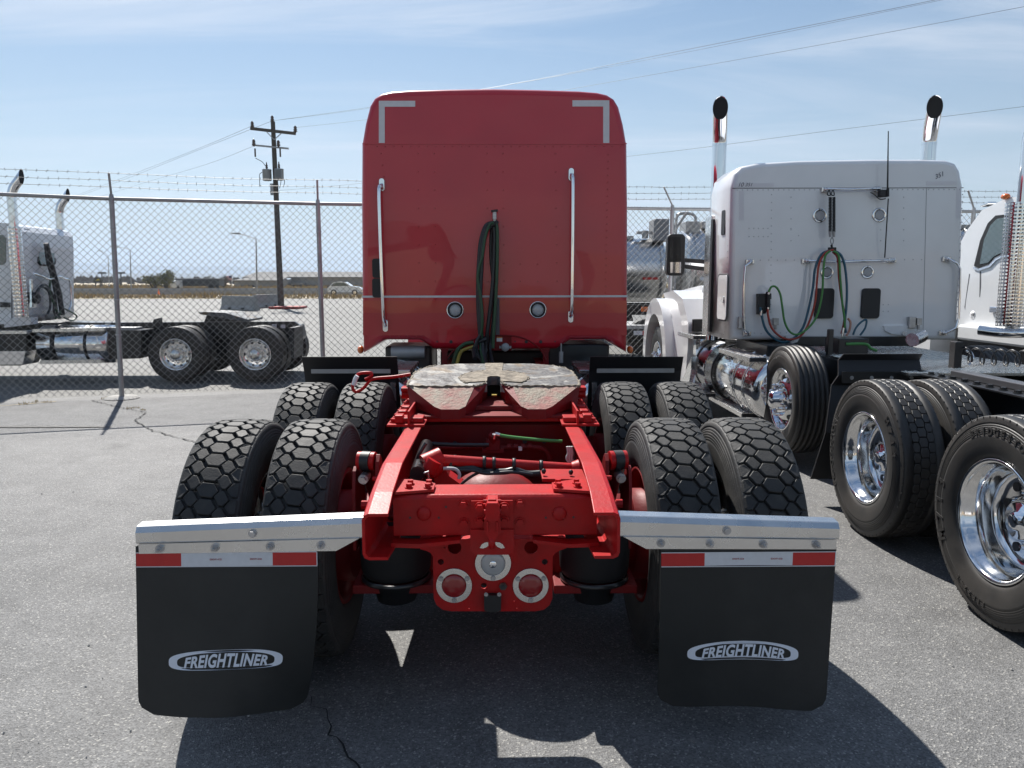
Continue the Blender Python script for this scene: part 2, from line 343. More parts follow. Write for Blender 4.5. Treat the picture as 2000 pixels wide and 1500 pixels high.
def link(name, me, parent=None, loc=None, bevel=0, label=None, cat=None, group=None, kind=None, rz=0, seg=2):
    o = bpy.data.objects.new(name, me); C.objects.link(o)
    if parent: o.parent = parent
    if loc is not None: o.location = Vector(loc)-wloc(parent); WL[o.name] = Vector(loc)
    else: WL[o.name] = wloc(parent)
    if rz: o.rotation_euler.z = rz
    if bevel:
        b = o.modifiers.new('bevel', 'BEVEL'); b.width = bevel; b.segments = seg; b.limit_method = 'ANGLE'; b.angle_limit = radians(40); b.harden_normals = False
    tag(o, label, cat, group, kind); return o
def curve_mesh(outlines, thick, bevel=0.0):
    cu = bpy.data.curves.new('c', 'CURVE'); cu.dimensions = '2D'; cu.fill_mode = 'BOTH'; cu.extrude = thick/2; cu.bevel_depth = bevel; cu.bevel_resolution = 1
    for o in outlines:
        sp = cu.splines.new('POLY'); sp.points.add(len(o)-1); sp.use_cyclic_u = True
        for i, (x, y) in enumerate(o): sp.points[i].co = (x, y, 0, 1)
    return _cm(cu)
def _cm(cu):
    ob = bpy.data.objects.new('t', cu); C.objects.link(ob); dg = bpy.context.evaluated_depsgraph_get()
    me = bpy.data.meshes.new_from_object(ob.evaluated_get(dg)); bpy.data.objects.remove(ob); return me
def text_mesh(txt, size=1.0, thick=0.0, offset=0.0, shear=0.0, space=1.0):
    cu = bpy.data.curves.new('t', 'FONT'); cu.body = txt; cu.size = size; cu.extrude = thick/2; cu.offset = offset; cu.shear = shear
    cu.align_x = 'CENTER'; cu.align_y = 'CENTER'; cu.space_character = space; cu.resolution_u = 4
    return _cm(cu)
def circ(cx, cy, r, n=24): return [(cx+r*cos(2*pi*i/n), cy+r*sin(2*pi*i/n)) for i in range(n)]
def rrect(cx, cy, w, h, r, n=5):
    o = []
    for sx, sy, a0 in ((1, 1, 0), (-1, 1, pi/2), (-1, -1, pi), (1, -1, 3*pi/2)):
        for i in range(n+1):
            a = a0+pi/2*i/n; o.append((cx+sx*(w/2-r)+r*cos(a), cy+sy*(h/2-r)+r*sin(a)))
    return o
XZ = lambda Y: Matrix(((1, 0, 0, 0), (0, 0, -1, Y), (0, 1, 0, 0), (0, 0, 0, 1)))   # curve XY plane -> world XZ plane, front to the camera
def plate(outl, Y, thick, bevel=0): return curve_mesh(outl, thick, bevel), XZ(Y)
def pxo(pts, Y): return [((q := at(x, y, Y)).x, q.z) for x, y in pts]
def inset(poly, d):
    n = len(poly); A = sum(poly[i][0]*poly[(i+1) % n][1]-poly[(i+1) % n][0]*poly[i][1] for i in range(n)); sg = 1 if A > 0 else -1; o = []
    for i in range(n):
        p, q, r = Vector(poly[i-1]), Vector(poly[i]), Vector(poly[(i+1) % n])
        e1 = (q-p).normalized(); e2 = (r-q).normalized(); n1 = Vector((-e1.y, e1.x))*sg; n2 = Vector((-e2.y, e2.x))*sg
        b = n1+n2
        if b.length < 1e-4: b = n1
        b.normalize(); k = d/max(.35, b.dot(n1)); o.append((q.x+b.x*k, q.y+b.y*k))
    return o
# ------------------------------------------------------------------ wheels (axle along X, outer face towards -X)
def tyre_profile(R, w, rim, ribs=None, base=0.018):
    h = w/2
    P = [(h*.72, rim), (h*.86, rim+.012), (h*.93, rim+.035), (h*.985, rim+.075), (h*1.0, rim+.11)]
    k = 6
    for i in range(k):     # concentric mould ridges of the upper sidewall
        r = rim+.125+(R-.045-rim-.125)*i/(k-1); x = h*(1.0-.10*(i/(k-1))**2)
        P += [(x, r-.003), (x-.0035, r), (x, r+.003)]
    P += [(h*.90, R-.036), (h*.875, R-.022 if base else R-.02)]
    return P
def tread_r(R, v, hw): return R-.008*(v/hw)**2
def make_tyre(R, w, rim, kind):
    hw = w*.43; b = B(); L_ = tyre_profile(R, w, rim)
    side = [(-x, r) for x, r in L_]
    if kind == 'rib':
        mid = []; g = [-.72, -.36, 0, .36, .72]
        mid.append((-hw, R-.010))
        for q in g:
            c = q*hw; mid += [(c-.007, tread_r(R, c, hw)), (c-.005, R-.016), (c+.005, R-.016), (c+.007, tread_r(R, c, hw))]
        mid.append((hw, R-.010))
        b.lathe(side+[(-hw*1.01, R-.02)]+mid+[(hw*1.01, R-.02)]+L_[::-1], n=96)
        return b.mesh('tyre', [rubber_new]), None
    if kind == 'hex': b.lathe(side+[(-hw*.98, R-.019), (hw*.98, R-.019)]+L_[::-1], n=72)
    else:
        s0 = hw*.56
        b.lathe(side+[(-hw*1.01, R-.012), (-hw*.97, R-.006), (-s0, tread_r(R, s0, hw)), (-s0+.001, R-.016), (s0-.001, R-.016), (s0, tread_r(R, s0, hw)), (hw*.97, R-.006), (hw*1.01, R-.012)]+L_[::-1], n=96)
    body = b.mesh('tyre', [rubber if kind == 'hex' else rubber_new])
    t = B(); rnd = random.Random(3)
    if kind == 'hex': nP = 47; bd = [-hw, -.084, -.038, .038, .084, hw]; amp = .0125; gap = .0048; skew = .20
    else: nP = 52; bd = [-hw*.54, -.026, .026, hw*.54]; amp = .004; gap = .0026; skew = .12
    per = 2*pi*R/nP; nc = len(bd)-1
    for c in range(nc):
        off = (c % 2)*.5; sL = 0 if c == 0 and kind == 'hex' else 1; sR = 0 if c == nc-1 and kind == 'hex' else 1
        vL, vR = bd[c], bd[c+1]; d = 1 if True else 0
        for i in range(nP):
            u0, u1, um = (i+off)*per, (i+1+off)*per, (i+.5+off)*per
            if kind != 'hex' or 0 < c < nc-1:
                aL = amp; aR = amp
                poly = [(u0, vL+aL), (um, vL-aL), (u1, vL+aL), (u1, vR-aR), (um, vR+aR), (u0, vR-aR)]
            elif c == 0: poly = [(u0, vL+.004), (u0+per*.18, vL), (u1-per*.18, vL), (u1, vL+.004), (u1, vR-amp), (um, vR+amp), (u0, vR-amp)]
            else: poly = [(u0, vL+amp), (um, vL-amp), (u1, vL+amp), (u1, vR-.004), (u1-per*.18, vR), (u0+per*.18, vR), (u0, vR-.004)]
            if kind != 'hex' and c in (0, 2):
                pass
            if kind == 'hex' and 0 < c < nc-1: poly = [(u+skew*(v-(vL+vR)/2)*(1 if c != 2 else .6), v) for u, v in poly]
            p0 = inset(poly, gap*.6); p1 = inset(poly, gap); p2 = inset(poly, gap+.0028)
            dr = rnd.uniform(-.0006, .0006)
            def mp_(p, drop):
                o = []
                for u, v in p:
                    r = tread_r(R, v, hw)-drop+dr
                    if kind == 'hex' and abs(v) > hw-.012: r -= .005 if drop < .01 else 0
                    vv = v*(1.045 if drop > .01 and abs(v) > hw-.02 else 1)
                    a = u/R; o.append(Vector((vv, r*cos(a), r*sin(a))))
                return o
            r0, r1_, r2 = mp_(p0, .0185), mp_(p1, .0022), mp_(p2, 0)
            n = len(r0)
            t.add(r0+r1_+r2, [(j, (j+1) % n, n+(j+1) % n, n+j) for j in range(n)]+[(n+j, n+(j+1) % n, 2*n+(j+1) % n, 2*n+j) for j in range(n)]+[tuple(range(2*n, 3*n))], 0, False)
    if kind != 'hex':      # slits along the shoulder edge
        g = B()
        for i in range(64):
            a = 2*pi*i/64
            for s_ in (-1, 1):
                p = Vector((s_*hw*.995, (R-.0135)*cos(a), (R-.0135)*sin(a))); tn = Vector((0, -sin(a), cos(a))); rn = Vector((0, cos(a), sin(a))); ax = Vector((s_, 0, 0))
                t.box(p, (.008, .004, .010), Matrix((ax, tn, rn)).transposed(), 1)
    return body, t.mesh('tread', [tread_m if kind == 'hex' else rubber_new, groove_m])

def rim_mesh(kind, r):
    """lathe profiles; x = -w is the outer lip"""
    b = B(); nuts = B(); hub = B()
    if kind == 'deep':           # outer wheel of a dual pair: dish opens outwards, hub deep inside
        b.lathe([(-.118, r+.004), (-.126, r+.010), (-.130, r+.002), (-.126, r-.010), (-.110, r-.016), (-.094, r-.022), (-.080, r-.034), (-.045, r-.046), (-.02, r-.050), (.02, r-.050), (.04, r-.056), (.055, r-.075), (.060, r-.10), (.062, .150), (.064, .11)], n=64)
        b.lathe([(.12, r+.002), (.12, r-.02), (.06, r-.04)], n=48)
        hub.lathe([(.062, .12), (.03, .118), (.01, .105), (-.005, .10), (-.015, .088), (-.020, .05), (-.035, .045), (-.04, .03), (-.04, .0)], n=32)
        xf, rn, rh, nl = .060, .1425, .196, .026
    elif kind == 'flat':         # seen side-on: shallow dish
        b.lathe([(-.118, r+.004), (-.128, r+.008), (-.130, r), (-.122, r-.012), (-.10, r-.02), (-.07, r-.035), (-.055, r-.06), (-.052, .17), (-.05, .11)], n=56)
        b.lathe([(.12, r+.002), (.12, r-.02), (-.05, r-.045)], n=40)
        hub.lathe([(-.05, .115), (-.09, .11), (-.10, .095), (-.15, .085), (-.165, .07), (-.17, 0)], n=32)
        xf, rn, rh, nl = -.053, .1425, .20, .035
    elif kind == 'steer':        # disc bulges outwards
        b.lathe([(-.118, r+.004), (-.127, r+.010), (-.131, r), (-.120, r-.012), (-.085, r-.02), (-.060, r-.034), (-.058, r-.05), (-.085, r-.075), (-.118, .185), (-.128, .165), (-.130, .10)], n=64)
        b.lathe([(.12, r+.002), (.12, r-.02), (-.06, r-.04)], n=48)
        hub.lathe([(-.13, .105), (-.165, .10), (-.18, .085), (-.215, .08), (-.235, .06), (-.24, .0)], n=32)
        xf, rn, rh, nl = -.130, .1425, .212, .06
    else:                        # inner wheel of a dual pair
        b.lathe([(-.12, r+.004), (-.128, r), (-.11, r-.02), (-.07, r-.035), (-.062, .15), (-.06, .10)], n=48)
        b.lathe([(.118, r+.006), (.128, r+.002), (.122, r-.014), (.09, r-.025), (-.06, r-.04)], n=48)
        hub.lathe([(-.06, .16), (0.0, .19), (.05, .205), (.16, .205), (.165, .10), (.30, .075), (.36, .06)], n=32)
        xf, rn, rh, nl = -.066, .1425, .20, .03
    holes = B()
    for i in range(10):
        a = 2*pi*(i+.5)/10; q = Vector((xf, rn*cos(a), rn*sin(a)))
        nuts.cyl(q+Vector((.004, 0, 0)), q-Vector((nl*.55, 0, 0)), .017, n=6, sm=False); nuts.cyl(q-Vector((nl*.5, 0, 0)), q-Vector((nl, 0, 0)), .016, .009, n=10)
        a = 2*pi*i/10; slope = {'deep': .004, 'flat': .0, 'steer': .0, 'inner': .0}[kind]
        rr = {'deep': .185, 'flat': .20, 'steer': .208, 'inner': .205}[kind]; xx = {'deep': .0575, 'flat': -.055, 'steer': -.101, 'inner': -.066}[kind]
        q = Vector((xx, rr*cos(a), rr*sin(a))); nrm = Vector((-1, .45*cos(a), .45*sin(a))) if kind == 'steer' else Vector((-1, 0, 0))
        holes.cyl(q-nrm*.006, q+nrm*.0035, .024, n=16, mi=0); 
    return b, hub, nuts, holes
_T = {}
def wheel_meshes(tk, R, w, rim, rk, rmats):
    key = (tk, R, w, rim, rk, tuple(m.name for m in rmats))
    if key not in _T:
        ty = _T.get((tk, R, w, rim)) or make_tyre(R, w, rim, tk); _T[(tk, R, w, rim)] = ty
        b, hub, nuts, holes = rim_mesh(rk, rim)
        _T[key] = (ty, b.mesh('rim', [rmats[0]]), hub.mesh('hub', [rmats[1]]), nuts.mesh('lug_nuts', [rmats[2]]), holes.mesh('hand_holes', [dark_open]))
    return _T[key]
def wheel(parent, loc, tk='hex', R=.53, w=.29, rim=.30, rk='inner', rmats=None, flip=False, phase=0.0, label=None, steer=0.0):
    rmats = rmats or (frame_red_shade, frame_red_shade, frame_red_shade)
    ty, rm, hb, nu, ho = wheel_meshes(tk, R, w, rim, rk, rmats)
    e = empty('wheel', loc, parent); e.rotation_euler = (phase, 0, pi if flip else 0)
    if flip: e.rotation_euler = (phase, 0, pi)
    e.rotation_euler.z += steer
    if label: e['label'] = label
    def sub(n, me):
        o = bpy.data.objects.new(n, me); C.objects.link(o); o.parent = e; return o
    sub('tyre', ty[0]); 
    if ty[1]: sub('tread', ty[1])['kind'] = 'stuff'
    sub('rim', rm); sub('hub', hb); sub('lug_nuts', nu)['kind'] = 'stuff'; sub('hand_holes', ho)['kind'] = 'stuff'
    return e
def sidewall_text(e, txt, r, x, size, a0, spread, m, fl=False, stretch=1.0):
    """raised letters bent round the sidewall; a0 = angle of the middle (0 = +Y side up round), x = local side"""
    b = B(); chars = list(txt); n = len(chars)
    for i, ch in enumerate(chars):
        me = text_mesh(ch, size, .006, size*.035)
        a = a0+(i-(n-1)/2)*spread
        rad = Vector((0, cos(a), sin(a))); tang = Vector((0, -sin(a), cos(a)))      # reading clockwise seen from -X
        M = Matrix.Translation(Vector((x, 0, 0))+rad*r) @ Matrix((tang*stretch, rad, Vector((-1, 0, 0)))).transposed().to_4x4()
        b.me(me, M)
    me = b.mesh('raised_lettering', [m]); o = bpy.data.objects.new('raised_lettering', me); C.objects.link(o); o.parent = e; o['kind'] = 'stuff'; return o
# ------------------------------------------------------------------ ground and far setting
def flat(name, pts, z, m, kind='structure'):
    b = B(); b.add([(x, y, z) for x, y in pts], [tuple(range(len(pts)))]); return b.build(name, [m], None, kind=kind)
flat('ground', [(-12000, -12000), (12000, -12000), (12000, 12000), (-12000, 12000)], -.03, field_m)
fpts = [(-13.0, 9.2), (at(238, 775, 11.07).x, 11.07), (at(627.5, 600, 11.8).x, 11.8), (at(1308, 600, 12.64).x, 12.64), (at(1887, 600, 13.1).x, 13.1), (16.0, 13.7)]
fp = [Vector((x, y, 0)) for x, y in fpts]
fp[0] = fp[1]+(fp[1]-fp[2]).normalized()*3.0; fp[0] = Vector((fp[0].x, fp[0].y-.05, 0))
edge = [(p.x, p.y+.35) for p in fp]
flat('yard_pavement', [(-60, -45), (60, -45), (60, 15.5), (fp[5].x, fp[5].y+.35)]+[(p.x, p.y+.35) for p in fp[4:0:-1]]+[(fp[0].x, fp[0].y+.35), (-60, 2)], -.008, asphalt)
flat('lot_pavement', [(-70, 1.0), (-70, -5), (60, -5), (60, 60), (70, 75), (-90, 71)], -.016, lot_m)
flat('highway', [(-400, 92), (400, 100), (400, 118), (-400, 112)], -.01, road_m)
# cracks in the asphalt: thin jagged openings filled with dirt
def crack(pts, w, name='ground_crack', m=None, seed=1, z=.002):
    rnd = random.Random(seed); P = []; 
    for a, c in zip(pts[:-1], pts[1:]):
        a, c = Vector(a), Vector(c); n = max(2, int((c-a).length/.05))
        for i in range(n): t = i/n; P.append(a.lerp(c, t)+Vector((rnd.uniform(-.016, .016), rnd.uniform(-.016, .016), 0)))
    P.append(Vector(pts[-1])); vs = []
    for i, p in enumerate(P):
        d = (P[min(i+1, len(P)-1)]-P[max(i-1, 0)]).normalized(); q = Vector((-d.y, d.x, 0))*w*rnd.uniform(.25, 1)*.5; vs += [p-q+Vector((0, 0, z)), p+q+Vector((0, 0, z))]
    b = B(); b.add(vs, [(2*i, 2*i+2, 2*i+3, 2*i+1) for i in range(len(P)-1)]); return b.build(name, [m or groove_m], None, kind='structure')
G = lambda *pp: [gnd(x, y) for x, y in pp]
crack(G((180, 782), (222, 792), (250, 799), (285, 805), (275, 814), (262, 820), (275, 829), (300, 841), (345, 853), (380, 862), (430, 880)), .022, seed=1)
crack(G((600, 1365), (632, 1388), (645, 1420), (642, 1435), (662, 1455), (690, 1475), (700, 1499), (720, 1530)), .009, seed=2)
crack(G((0, 793), (40, 790), (110, 784)), .03, seed=3, m=weed_m)
b = B(); rnd = random.Random(4)
for (x, y, s) in [(265, 797, 8), (278, 801, 6), (252, 798, 6), (215, 777, 9), (205, 779, 8), (60, 787, 14), (90, 785, 12), (45, 790, 10), (72, 784, 3)]:
    for k in range(26):
        p = gnd(x+rnd.uniform(-s, s), y+rnd.uniform(-1.2, 1.2)); a = rnd.uniform(0, 6.28); h = rnd.uniform(.012, .035); d = Vector((cos(a), sin(a), 0))
        b.add([p-d*.004, p+d*.004, p+Vector((rnd.uniform(-.02, .02), rnd.uniform(-.02, .02), h))], [(0, 1, 2)])
b.build('weeds', [weed_m], None, kind='stuff')
for x, y, r in ((865, 0, .12), (1950, 1400, .03)): pass
def patch(px, py, rx_, ry_, m, name, z, seed):
    rnd = random.Random(seed); c = gnd(px, py); b = B(); n = 28
    b.add([(c.x+rx_*cos(2*pi*i/n)*rnd.uniform(.7, 1.15), c.y+ry_*sin(2*pi*i/n)*rnd.uniform(.7, 1.15), z) for i in range(n)], [tuple(range(n))]); return b.build(name, [m], None, kind='structure')
patch(241, 664+0, .12, .05, lot_m, 'ground_mark', .0005, 2); patch(70, 833, .9, .06, lot_m, 'ground_mark', .0004, 3)

b = B(); rnd = random.Random(8)
for i in range(1500):      # loose grit
    y = 1.6+9*rnd.random()**1.6; x = rnd.uniform(-.75*y-.3, .75*y+.3); r_ = rnd.uniform(.0015, .0045) if i % 25 else rnd.uniform(.006, .011)
    c = Vector((x, y, -.008+r_*.4)); q = [c+Vector((rnd.uniform(.6, 1)*r_*cos(a+.3), rnd.uniform(.6, 1)*r_*sin(a+.3), 0)) for a in (0, 1.57, 3.14, 4.71)]; b.add(q+[c+Vector((0, 0, r_*.7))], [(0, 1, 4), (1, 2, 4), (2, 3, 4), (3, 0, 4)])
b.build('loose_gravel', [concrete], None, kind='stuff')
# chain link fence
FN = empty('chain_link_fence', fp[1], label='chain link fence with three barbed wire strands crossing behind the trucks', cat='fence')
tops = []
def rail_z(i):
    px = {1: (216, 388), 2: (622, 398), 3: (1308, 408), 4: (1887, 413)}
    if i in px: return at(px[i][0], px[i][1], fp[i].y).z
    return 2.86
rz = [rail_z(i) for i in range(6)]
posts = []
for i in range(6): posts.append((fp[i], rz[i]))
mid = (fp[2]+fp[3])/2; posts.insert(3, (mid, (rz[2]+rz[3])/2)); mid2 = (fp[3]+fp[4])/2; posts.insert(5, (mid2, (rz[3]+rz[4])/2))
for k, (p, z) in enumerate(posts):
    lean = Vector((.045, 0, 0)) if k == 1 else Vector((0, 0, 0)); b = B(); b.cyl(p-Vector((0, 0, .02)), p+lean+Vector((0, 0, z)), .034, n=20); b.cyl(p+lean+Vector((0, 0, z-.02)), p+lean+Vector((0, 0, z+.06)), .038, .026, n=16); po = b.build('fence_post', [galv], FN)
    b = B(); base = p+lean+Vector((0, 0, z+.05)); b.bar(base, base+Vector((.015 if k < 4 else -.16, -.06, .29)), .030, .012); b.build('barb_arm', [galv], po)
    b = B(); b.lathe([(0, .235), (.022, .20), (.028, .05)], p, 'z', 24); b.build('concrete_footing', [concrete], po)
    b = B()
    for zz in (.4, .9, 1.4, 1.9, 2.4): b.lathe([(0, .040), (0, .043), (.02, .043), (.02, .040)], p+lean*(zz/z)+Vector((0, 0, zz)), 'z', 14)
    b.build('tie_bands', [zinc], po, kind='stuff')
b = B(); b.tube([p+Vector((-.03, 0, z)) for p, z in posts], .026, 12, smooth=0); b.build('top_rail', [galv], FN)
def along(s):      # s metres along the line of posts
    for (p, z), (q, w) in zip(posts[:-1], posts[1:]):
        L_ = (q-p).length
        if s <= L_: t = s/L_; return p.lerp(q, t), z+(w-z)*t, (q-p).normalized()
        s -= L_
    p, z = posts[-1]; return p, z, (posts[-1][0]-posts[-2][0]).normalized()
total = sum((q-p).length for (p, z), (q, w) in zip(posts[:-1], posts[1:]))
# fabric: every wire zigzags between its neighbours
pit = .100; hp = .052
b = B(); zb0 = .05; rnd = random.Random(5)
def strand(P, r=.0033):
    rings = []
    for i, p in enumerate(P):
        d = (P[min(i+1, len(P)-1)]-P[max(i-1, 0)]).normalized(); a = Vector((-d.z, 0, d.x)).normalized(); c = d.cross(a)
        rings.append([p+(a*cos(2*pi*k/3)+c*sin(2*pi*k/3))*r for k in range(3)])
    b.loft(rings, 0, True, False, False)
nW = int(total/pit)
for i in range(nW*2):
    # straight diagonal wires in both directions, clipped to the panel
    pass
zt_all = 2.92
H_ = zt_all-zb0; run = H_/hp*(pit/2)/2*1.0
slope = (pit/2)/hp          # horizontal metres per metre of height
nD = int((total+slope*H_)/pit)
for fam in (1, -1):
    for i in range(-int(slope*H_/pit)-1, nD):
        s0 = i*pit if fam > 0 else i*pit+slope*H_
        P = []
        steps = 12
        sA, sB = s0, s0+fam*slope*H_
        for k in range(steps+1):
            t = k/steps; s = sA+(sB-sA)*t
            if s < 0 or s > total:
                if len(P) > 1: break
                P = []; continue
            p, z, d = along(s); top = z+.035; zz = zb0+(top-zb0)*t; bow = .012*sin(s*1.7+t*5)
            P.append(Vector((p.x, p.y+.045+fam*.0025+bow*.5, zz)))
        if len(P) > 1: strand(P)
b.build('wire_mesh', [wire_m], FN, kind='stuff')
b0 = b
for j, (dz, dy) in enumerate(((.16, -.03), (.25, -.045), (.345, -.06))):
    b = B(); P = []; s = 0; rnd = random.Random(j); n = int(total/.25)
    for i in range(n+1):
        s = total*i/n; p, z, d = along(s); t = (s % 3.0)/3.0; P.append(Vector((p.x, p.y+dy, z+dz+.0-.02*sin(pi*t)+rnd.uniform(-.004, .004))))
    b.tube(P, .0032, 4, smooth=0)
    for i in range(int(total/.125)):
        s = (i+.5)*.125; p, z, d = along(s); t = (s % 3.0)/3.0; c = Vector((p.x, p.y+dy, z+dz-.02*sin(pi*t)))
        for k in range(2): a = rnd.uniform(0, 3.14); v = Vector((cos(a)*.4, .2, sin(a))).normalized()*.022; b.cyl(c-v, c+v, .0022, n=3, caps=False)
    b.build('barbed_wire', [wire_m], FN)

# power pole
PP = at(549, 598, 49.0); PP.z = 0
pole = empty('utility_pole', PP, label='wooden power pole with crossarms and grey transformers beyond the fence', cat='power pole')
Yp = 49.0
def pp(x, y): return at(x, y, Yp)
b = B(); top = pp(533, 238); b.tube([PP, top], lambda t: .20-.07*t, 16, smooth=0); b.build('pole_shaft', [wood_m], pole)
a1, a2 = pp(491, 252), pp(579, 262); b = B(); b.bar(a1-Vector((0, .18, 0)), a2-Vector((0, .18, 0)), .13, .17); ca = b.build('crossarm', [wood_m], pole)
b = B(); b.bar(pp(522, 258)-Vector((0, .2, 0)), pp(537, 274)-Vector((0, .16, 0)), .03, .05); b.bar(pp(552, 261)-Vector((0, .2, 0)), pp(537, 274)-Vector((0, .16, 0)), .03, .05); b.build('arm_brace', [galv], ca)
def insul(x, y, up=1, parent=pole, Ya=Yp-.18):
    p = at(x, y, Ya); b = B(); b.lathe([(0, .05), (.08*up, .06), (.10*up, .14), (.16*up, .07), (.20*up, .13), (.26*up, .06), (.30*up, .11), (.42*up, .05), (.44*up, 0)], p, 'z', 14); return b.build('insulator', [ceramic], parent)
insul(493, 251), insul(577, 260); insul(532, 240, 1, pole, Yp)
a3, a4 = pp(494, 284), pp(565, 291); b = B(); b.bar(a3-Vector((0, .15, 0)), a4-Vector((0, .15, 0)), .08, .10); b.build('lower_arm', [galv], pole); insul(496, 286), insul(544, 288)
for x in (498, 547): b = B(); p = at(x, 290, Yp-.2); b.cyl(p, p-Vector((0, 0, .5)), .05, n=10); b.build('fuse_cutout', [ceramic], pole)
for (x, y0, y1, r, Ya) in ((521, 331, 353, .27, Yp-.1), (545, 330, 352, .26, Yp-.35)):
    p0, p1 = at(x, y0, Ya), at(x+1, y1, Ya); b = B(); b.lathe([(0, 0), (0, r*.9), (.03, r), (p0.z-p1.z-.06, r), (p0.z-p1.z-.05, r*1.05), (p0.z-p1.z, r*1.02), (p0.z-p1.z+.05, 0)], p1, 'z', 24); tr2 = b.build('transformer', [trafo], pole)
    b = B(); b.lathe([(0, .05), (.1, .08), (.14, .05), (.2, .08), (.26, .04), (.4, .03)], p0+Vector((.0, 0, .03)), 'z', 12); b.build('bushing', [ceramic], tr2)
    if r < .265:
        b = B()
        for k in range(-3, 4): b.bb((p1.x+k*.07-.012, Ya-r-.06, p1.z+.1), (p1.x+k*.07+.012, Ya-r+.05, p0.z-.1))
        b.build('cooling_fins', [trafo], tr2)
for pts in ([(519, 325), (512, 316), (503, 311), (499, 309)], [(512, 336), (507, 341), (507, 352), (507.5, 365)], [(555, 350), (556, 356), (553, 366)], [(549, 352), (548, 360), (546, 368)]):
    b = B(); b.tube([at(x, y, Yp-.25) for x, y in pts], .02, 5); b.build('jumper_wire', [groove_m], pole)
b = B(); b.bb((PP.x-.3, Yp-.28, 6.9), (PP.x-.12, Yp-.2, 7.6)); b.build('mount_bracket', [galv], pole)
def wire(px, r, label):
    b = B(); b.tube([at(x, y, Y) for x, y, Y in px], r*.7, 5, smooth=5); return b.build('power_line', [wire_m], None, label=label, cat='power line', group='power lines overhead')
wire([(532, 236, 49), (712, 211, 44), (990, 166, 38), (1300, 105, 33), (1850, -5, 27), (2300, -110, 23)], .012, 'power line leaving the frame top, higher of a close pair')
wire([(532, 236, 49), (712, 213, 44), (980, 168, 38), (1300, 110, 33), (1820, 4, 27), (2300, -98, 23)], .008, 'power line just under the uppermost one, lower of a close pair')
wire([(578, 249, 49), (705, 235, 45), (960, 200, 40), (1160, 166, 37), (1600, 88, 31), (2000, 13, 27), (2400, -65, 24)], .010, 'power line rising from the crossarm end, below the close pair')
wire([(545, 372, 49), (620, 366, 47), (705, 358, 45), (1230, 305, 37), (1600, 258, 33), (2000, 208, 29), (2400, 155, 26)], .010, 'lowest power line passing low behind both chrome stacks of white truck')
wire([(492, 246, 49), (380, 293, 60), (228, 352, 85), (100, 400, 120)], .014, 'power line falling away from the outer crossarm end')
wire([(532, 236, 49), (400, 288, 60), (228, 356, 85), (100, 402, 120)], .014, 'power line falling away from the pole top')
wire([(496, 285, 49), (400, 322, 62), (282, 357, 85), (150, 398, 120)], .012, 'power line falling away from the lower steel arm')
# barriers and red kerb round the pole
def barrier(x0p, x1p, yb, yt, Y0, Y1, lab):
    A = at(x0p, yb, Y0); A.z = 0; D = at(x1p, yb, Y1); D.z = 0; d = (D-A).normalized(); n = Vector((-d.y, d.x, 0)); h = .82
    def sec(p): return [p+n*a+Vector((0, 0, z)) for a, z in ((-.30, 0), (-.30, .08), (-.17, .28), (-.10, h), (.10, h), (.17, .28), (.30, .08), (.30, 0))]
    b = B(); b.loft([sec(A), sec(D)], 0, False, True, True); o = b.build('jersey_barrier', [concrete], None, bevel=.02, label=lab, cat='concrete barrier', group='concrete barriers by the power pole')
    b = B()
    for t in (.3, .7): p = A.lerp(D, t)+Vector((0, 0, .12)); b.box(p-n*.29*(1 if n.y > 0 else -1), (.2, .05, .1))
    b.build('fork_slot', [dark_open], o)
barrier(437, 501, 604, 580, 44.5, 43.5, 'nearer grey concrete barrier, end on to the red kerb'); barrier(497, 541, 598, 576, 47.5, 50.5, 'farther concrete barrier running back to the power pole')
b = B(); q = [at(502, 604, 44), at(589, 599, 47)]; b.bb((q[0].x, 46.2, 0), (q[1].x, 46.5, .14)); b.bb((q[0].x, 46.5, 0), (q[1].x, 48.4, .12)); b.build('red_kerb', [kerb_red], None, bevel=.02, kind='structure')

# dry grass verge
verge = flat('verge_ground', [(-120, 72), (90, 75.5), (90, 90), (-120, 86)], -.004, field_m)
b = B(); rnd = random.Random(11)
for i in range(9000):
    y = rnd.uniform(73, 90); x = rnd.uniform(-.72*y, .30*y) if i % 4 else rnd.uniform(-.72*y, .75*y); cl = .5+.5*sin(x*.35)*cos(x*.13+y*.2); h = rnd.uniform(.10, .32)+(.45*rnd.random() if cl > .75 else 0); a = rnd.uniform(0, 3.14); w = rnd.uniform(.03, .10); d = Vector((cos(a), sin(a), 0))*w
    p = Vector((x, y, -.01)); b.add([p-d, p+d, p+Vector((rnd.uniform(-.15, .15), 0, h))], [(0, 1, 2)])
b.build('dry_grass', [grass_m], None, kind='stuff')
b = B(); rnd = random.Random(12)
for i in range(7000):
    y = rnd.uniform(118, 260); x = rnd.uniform(-.75*y, .35*y); h = rnd.uniform(.3, .8); w = rnd.uniform(.1, .4); p = Vector((x, y, -.02)); b.add([p-Vector((w, 0, 0)), p+Vector((w, 0, 0)), p+Vector((rnd.uniform(-.3, .3), 0, h))], [(0, 1, 2)])
b.build('far_dry_grass', [grass_m], None, kind='stuff')
# long concrete median wall
b = B(); b.prism([(95.0, 0), (95.1, .55), (95.25, .75), (95.45, .75), (95.6, .55), (95.7, 0)], -150, 90, 'x'); b.build('highway_median_wall', [concrete], None, label='long low grey concrete wall along the highway', cat='concrete wall')
